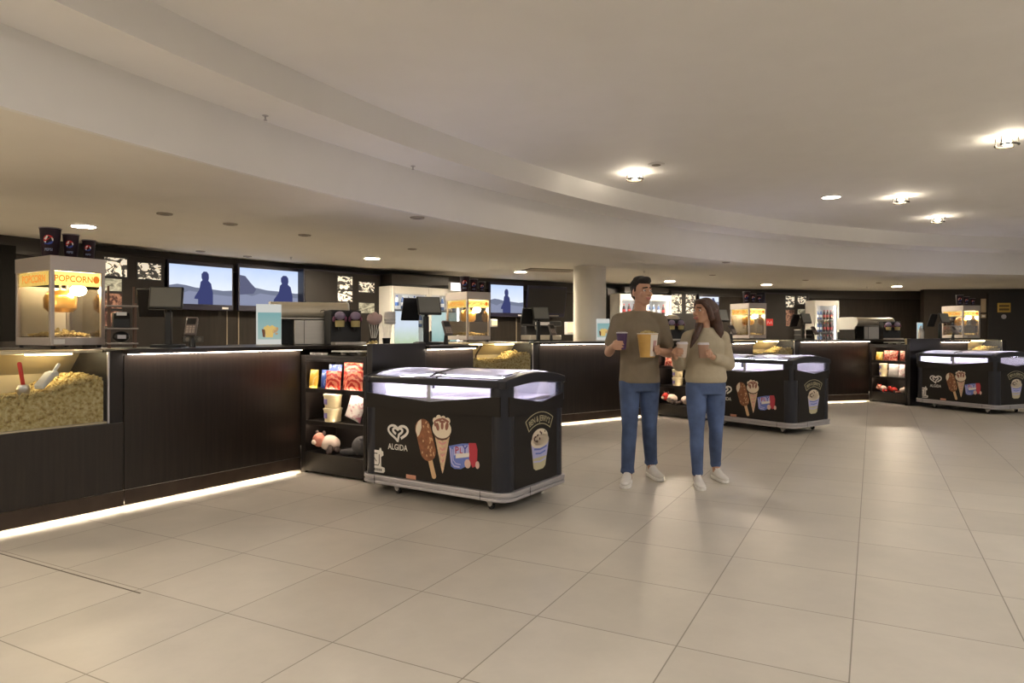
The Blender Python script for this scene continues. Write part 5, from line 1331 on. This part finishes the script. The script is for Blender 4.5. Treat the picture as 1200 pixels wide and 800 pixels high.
def walker_man():
    root = thing('person', 'walking man in olive t-shirt and jeans holding a dark cup and popcorn tub', 'person', (1.12, 6.0, 0), 0)
    cupc, cup_r, cupz = (-.205, -.315), .043, 1.17
    tubc, tub_r, tubz = (.012, -.30), .077, 1.105
    hips = ((-.088, -.005, .90), (.088, .01, .90)); knees = ((-.100, -.085, .485), (.098, .055, .49)); anks = ((-.115, -.06, .115), (.150, .235, .135))
    sh = ((-.178, .01, 1.425), (.178, .01, 1.425)); el = ((-.262, .045, 1.135), (.272, .045, 1.125))
    wl = (cupc[0]-.062, cupc[1]+.062, 1.195); wr = (tubc[0]+.10, tubc[1]+.075, 1.155)
    g = G(); hc = (.022, -.005, 1.665)
    P, Rz = head_parts(g, hc, rad(28), 1.02)
    g.chain([(.0, .02, 1.42), (.005, .018, 1.50), (.018, .008, 1.60)], [.066, .057, .055], 18)
    g.loft([(0, 0, .86, .15, .10), (0, 0, .95, .162, .108), (0, 0, 1.08, .142, .096), (0, 0, 1.22, .155, .104), (0, 0, 1.34, .165, .106), (0, .01, 1.43, .14, .085), (0, .015, 1.48, .07, .06)])
    for i in (0, 1):
        g.chain([sh[i], tuple((Vector(sh[i])+Vector(el[i]))/2), el[i]], [.048, .045, .040], 16)
        w = (wl, wr)[i]
        g.chain([el[i], tuple(Vector(el[i])*.6+Vector(w)*.4), w], [.040, .039, .027], 16)
        leg_part(g, hips[i], knees[i], anks[i], (.076, .054, .042))
        g.cap(anks[i], (anks[i][0], anks[i][1]-.03, .055 if i == 0 else .075), .040, .035, 12)
    grip(g, cupc, cup_r+.002, 1.205, -1, wl); grip(g, tubc, tub_r+.004, 1.165, 1, wr, 1.02)
    link('body', remeshed(g, 'body', .0062, 3), SKIN, root)
    face_parts(root, P, Rz, 1.02); eyebrows(root, P, HAIRM, 1.02)
    # hair: short at the sides, fuller on top
    g = G(); S_ = 1.02
    g.ell(P(0, .034, .048), (.083*S_, .092*S_, .084*S_), R=Rz); g.ell(P(0, -.028, .094), (.064*S_, .058*S_, .036*S_), R=Rz); g.ell(P(.01, -.035, .108), (.048, .045, .028), R=Rz); g.ell(P(0, .02, .110), (.066, .07, .034), R=Rz)
    for q in (-1, 1): g.cap(P(q*.077, .0, .035), P(q*.078, .0, -.005), .011, .008, 8)
    g.ell(P(0, .070, -.01), (.06, .045, .06), R=Rz)
    link('hair', remeshed(g, 'hair', .006, 4), HAIRM, root)
    # t-shirt
    g = G()
    g.loft([(0, -.004, .872, .180, .124), (0, -.004, .90, .180, .123), (0, -.002, 1.0, .172, .117), (0, 0, 1.12, .168, .114), (0, 0, 1.26, .180, .122), (0, 0, 1.36, .186, .122), (0, .005, 1.42, .150, .104), (0, .012, 1.47, .095, .084), (0, .014, 1.500, .072, .070)])
    for i in (0, 1):
        d = Vector(el[i])-Vector(sh[i]); e_ = Vector(sh[i])+d*.82
        g.cap((sh[i][0]*1.0, .009, 1.412), tuple(e_), .071, .064, 18, flat1=True); g.cap((sh[i][0]*.25, .012, 1.468), (sh[i][0]*.95, .010, 1.42), .045, .064, 16)
    link('t_shirt', remeshed(g, 't_shirt', .007, 12), TEE, root)
    g = G()
    g.loft([(0, 0, .80, .168, .112), (0, 0, .88, .176, .118), (0, 0, .965, .166, .112)])
    for i in (0, 1):
        leg_part(g, (hips[i][0], hips[i][1], .87), knees[i], anks[i], (.094, .066, .055)); 
        g.cap(anks[i], (anks[i][0], anks[i][1]-.005, anks[i][2]-.02), .060, .062, 18, flat1=True)
    link('jeans', remeshed(g, 'jeans', .007, 4), DENIM, root)
    shoe(root, rad(-16), Vector((-.103, -.020, .001)), 0.0)
    shoe(root, rad(10), Vector((.142, .275, .001)), rad(-5) if False else 0.0)
    B = Vector(root.location)
    t = thing('paper_cup', 'dark purple paper cup in the man\'s hand', 'paper cup', B+Vector((cupc[0], cupc[1], cupz)), 0)
    G().lathe([(.032, 0), (.046, .135)], 24).build('cup_body', mat('purple_cup', (.060, .022, .085), .45, var=.3, vscale=20), t)
    G().lathe([(.048, .134), (.048, .142), (.030, .146)], 24).build('lid', mat('cup_lid_white', (.62, .58, .6), .4), t)
    t = thing('popcorn_tub', 'yellow and white popcorn tub held in front of the man\'s chest', 'popcorn tub', B+Vector((tubc[0], tubc[1], tubz)), 0)
    b = G().lathe([(.062, 0), (.086, .195)], 28, cap=False).lathe([(.001, 0), (.062, .001)], 28, cap=False).build('tub_body', mat('tub_yellow', (.62, .37, .10), .5, var=.1, vscale=10), t)
    G().lathe([(.087, .192), (.089, .196), (.087, .200), (.084, .196)], 28, cap=False).build('rim', mat('tub_white', (.74, .68, .60), .5), t)
    g = G(); band(g, .0625, .0855, .008, .188, .12, 1.25, .001); g.build('white_panel', MATS['tub_white'], t, smooth=False)
    g = G(); band(g, .067, .079, .05, .14, .42, .95, .0025); g.build('printed_patch', mat('tub_rose', (.50, .30, .28), .5), t, smooth=False)
    rng = random.Random(11); g = G()
    for i in range(70):
        a, q = rng.uniform(0, 6.28), .066*math.sqrt(rng.random()); vs, fs = popped(rng, .015, ICO2)
        g.add([tuple(Vector(v)+Vector((q*math.cos(a), q*math.sin(a), .185+.022*(1-(q/.07)**2)+rng.uniform(-.004, .008)))) for v in vs], fs)
    g.build('popcorn', POPM, t)['kind'] = 'stuff'
walker_man()

def walker_woman():
    root = thing('person', 'walking woman in beige jumper and jeans looking at the man, holding two cups', 'person', (1.68, 5.92, 0), 0)
    c1, c2 = (-.272, -.27), (-.098, -.275); z1, z2 = 1.105, 1.10; r1 = .046
    hips = ((-.085, -.005, .86), (.082, .01, .86)); knees = ((-.100, -.085, .465), (.105, .055, .465)); anks = ((-.092, -.075, .115), (.150, .215, .135))
    sh = ((-.150, .0, 1.285), (.150, .01, 1.285)); el = ((-.222, .03, 1.03), (.205, .03, 1.035))
    wl = (c1[0]-.045, c1[1]+.072, 1.115); wr = (c2[0]+.075, c2[1]+.055, 1.115)
    g = G(); hc = (-.022, -.005, 1.492); S_ = .96
    P, Rz = head_parts(g, hc, rad(-62), S_)
    g.chain([(.0, .02, 1.30), (-.005, .015, 1.37), (-.010, .008, 1.44)], [.056, .047, .046], 18)
    g.loft([(0, 0, .83, .148, .100), (0, 0, .90, .146, .098), (0, 0, 1.03, .118, .086), (0, 0, 1.15, .130, .098), (0, 0, 1.23, .140, .098), (0, .01, 1.30, .115, .076), (0, .015, 1.345, .058, .052)])
    for i in (0, 1):
        g.chain([sh[i], tuple((Vector(sh[i])+Vector(el[i]))/2), el[i]], [.038, .036, .034], 16)
        w = (wl, wr)[i]; g.chain([el[i], tuple(Vector(el[i])*.6+Vector(w)*.4), w], [.034, .032, .023], 16)
        leg_part(g, hips[i], knees[i], anks[i], (.072, .050, .038))
        g.cap(anks[i], (anks[i][0], anks[i][1]-.02, .06 if i == 0 else .07), .037, .033, 12)
    grip(g, c1, r1, 1.150, -1, wl, .9); grip(g, c2, r1, 1.140, 1, wr, .9)
    link('body', remeshed(g, 'body', .0060, 3), SKIN, root)
    face_parts(root, P, Rz, S_); eyebrows(root, P, HAIRW, S_)
    # long hair, parted, falling behind the shoulder and over the front
    g = G()
    g.ell(P(0, .030, .040), (.084*S_, .094*S_, .090*S_), R=Rz); g.ell(P(0, -.020, .088), (.066*S_, .066*S_, .030*S_), R=Rz)
    for q in (-1, 1): g.chain([P(q*.050, -.045, .072), P(q*.080, -.010, .02), P(q*.080, .020, -.06)], [.018, .022, .028], 12)
    g.chain([P(0, .085, .03), (.075, .050, 1.42), (.105, .085, 1.32), (.110, .105, 1.20)], [.072, .070, .068, .030], 18)
    g.chain([P(.06, .06, -.01), (.095, -.005, 1.40), (.112, -.02, 1.31), (.105, -.035, 1.23)], [.045, .046, .040, .014], 14)
    g.chain([P(-.070, .035, -.04), (-.070, -.055, 1.36), (-.120, -.100, 1.27), (-.165, -.125, 1.185)], [.030, .032, .028, .010], 14)
    g.chain([P(-.06, .05, -.02), (-.055, .03, 1.36), (-.07, -.03, 1.30)], [.036, .036, .02], 14)
    link('hair', remeshed(g, 'hair', .0065, 5), HAIRW, root)
    # loose jumper
    g = G()
    g.loft([(0, -.004, .880, .172, .124), (0, -.004, .92, .182, .130), (0, -.002, 1.0, .168, .122), (0, 0, 1.10, .154, .114), (0, 0, 1.21, .160, .118), (0, .002, 1.28, .126, .094), (0, .010, 1.325, .084, .074), (0, .013, 1.352, .068, .062)])
    for i in (0, 1):
        w = Vector((wl, wr)[i]); e = Vector(el[i]); q = e+(w-e)*.86
        g.chain([(sh[i][0]*1.0, .006, 1.270), tuple((Vector(sh[i])+e)/2), tuple(e)], [.058, .057, .056], 18); g.cap((sh[i][0]*.25, .012, 1.322), (sh[i][0]*.95, .008, 1.278), .040, .052, 16)
        g.cap(tuple(e), tuple(q), .060, .036, 18, flat1=True)
    link('jumper', remeshed(g, 'jumper', .007, 12), KNIT, root)
    g = G()
    g.loft([(0, 0, .78, .164, .112), (0, 0, .86, .172, .118), (0, 0, .95, .160, .110)])
    for i in (0, 1):
        leg_part(g, (hips[i][0], hips[i][1], .83), knees[i], anks[i], (.092, .060, .045))
        g.cap(anks[i], (anks[i][0], anks[i][1], anks[i][2]+.012), .048, .048, 18, flat1=True)
    link('jeans', remeshed(g, 'jeans', .007, 4), DENIM2, root)
    shoe(root, rad(-6), Vector((-.088, -.040, .001)), 0.0, .9)
    shoe(root, rad(8), Vector((.146, .250, .001)), 0.0, .9)
    B = Vector(root.location)
    for cc, z, lb, cm_ in ((c1, z1, 'pale paper cup with white lid in the woman\'s hand nearer the man', mat('pale_cup', (.56, .46, .38), .5)), (c2, z2, 'brown paper cup with white lid held before the woman\'s waist', mat('brown_cup', (.40, .24, .17), .5))):
        t = thing('paper_cup', lb, 'paper cup', B+Vector((cc[0], cc[1], z)), 0)
        G().lathe([(.033, 0), (.045, .11)], 24).build('cup_body', cm_, t)
        G().lathe([(.048, .109), (.048, .117), (.042, .128), (.040, .128), (.036, .122)], 24).build('lid', mat('cup_lid_white', (.62, .58, .6), .4), t)
walker_woman()
# ------------------------------------------------------------------ unseen downlights added to light the foyer, and the ambient world
FOYER_FILL = emat('foyer_fill_glow', (1.0, .95, .89), 400)
first = None
for x, y in ((-1.2, 1.0), (2.6, 1.4), (6.5, 3.2), (1.6, -2.5), (6.0, -2.0), (4.4, 4.1), (8.6, 6.6), (11, 4), (12, 8.5)):
    if first is None:
        first = t = thing('downlight', 'added unseen downlight in the high ceiling outside the picture frame', 'ceiling light', (x, y, Z3-.004), 0, 'added foyer lamps outside the frame')
        G().lathe([(.107, -.012), (.125, -.008), (.125, .003), (.107, .003)], 32, cap=False).build('trim_ring', WHITEP, t)
        G().lathe([(.107, -.006), (.107, -.002)], 32).build('diffuser', FOYER_FILL, t)
    else:
        t = copy_tree(first); t.location = (x, y, Z3-.004)
w = bpy.data.worlds.new('world'); bpy.context.scene.world = w; w.use_nodes = True
bg = w.node_tree.nodes['Background']; bg.inputs[0].default_value = (1.0, .93, .86, 1); bg.inputs[1].default_value = .5
sc = bpy.context.scene
sc.view_settings.view_transform = 'Standard'; sc.view_settings.look = 'None'; sc.view_settings.gamma = 1.0; sc.view_settings.use_curve_mapping = False
sc.view_settings.exposure = 0.14
sc.cycles.use_denoising = True
sc.cycles.max_bounces = 10; sc.cycles.diffuse_bounces = 5; sc.cycles.glossy_bounces = 4; sc.cycles.transmission_bounces = 6; sc.cycles.transparent_max_bounces = 16
sc.cycles.sample_clamp_indirect = 6.0; sc.cycles.caustics_reflective = False; sc.cycles.caustics_refractive = False
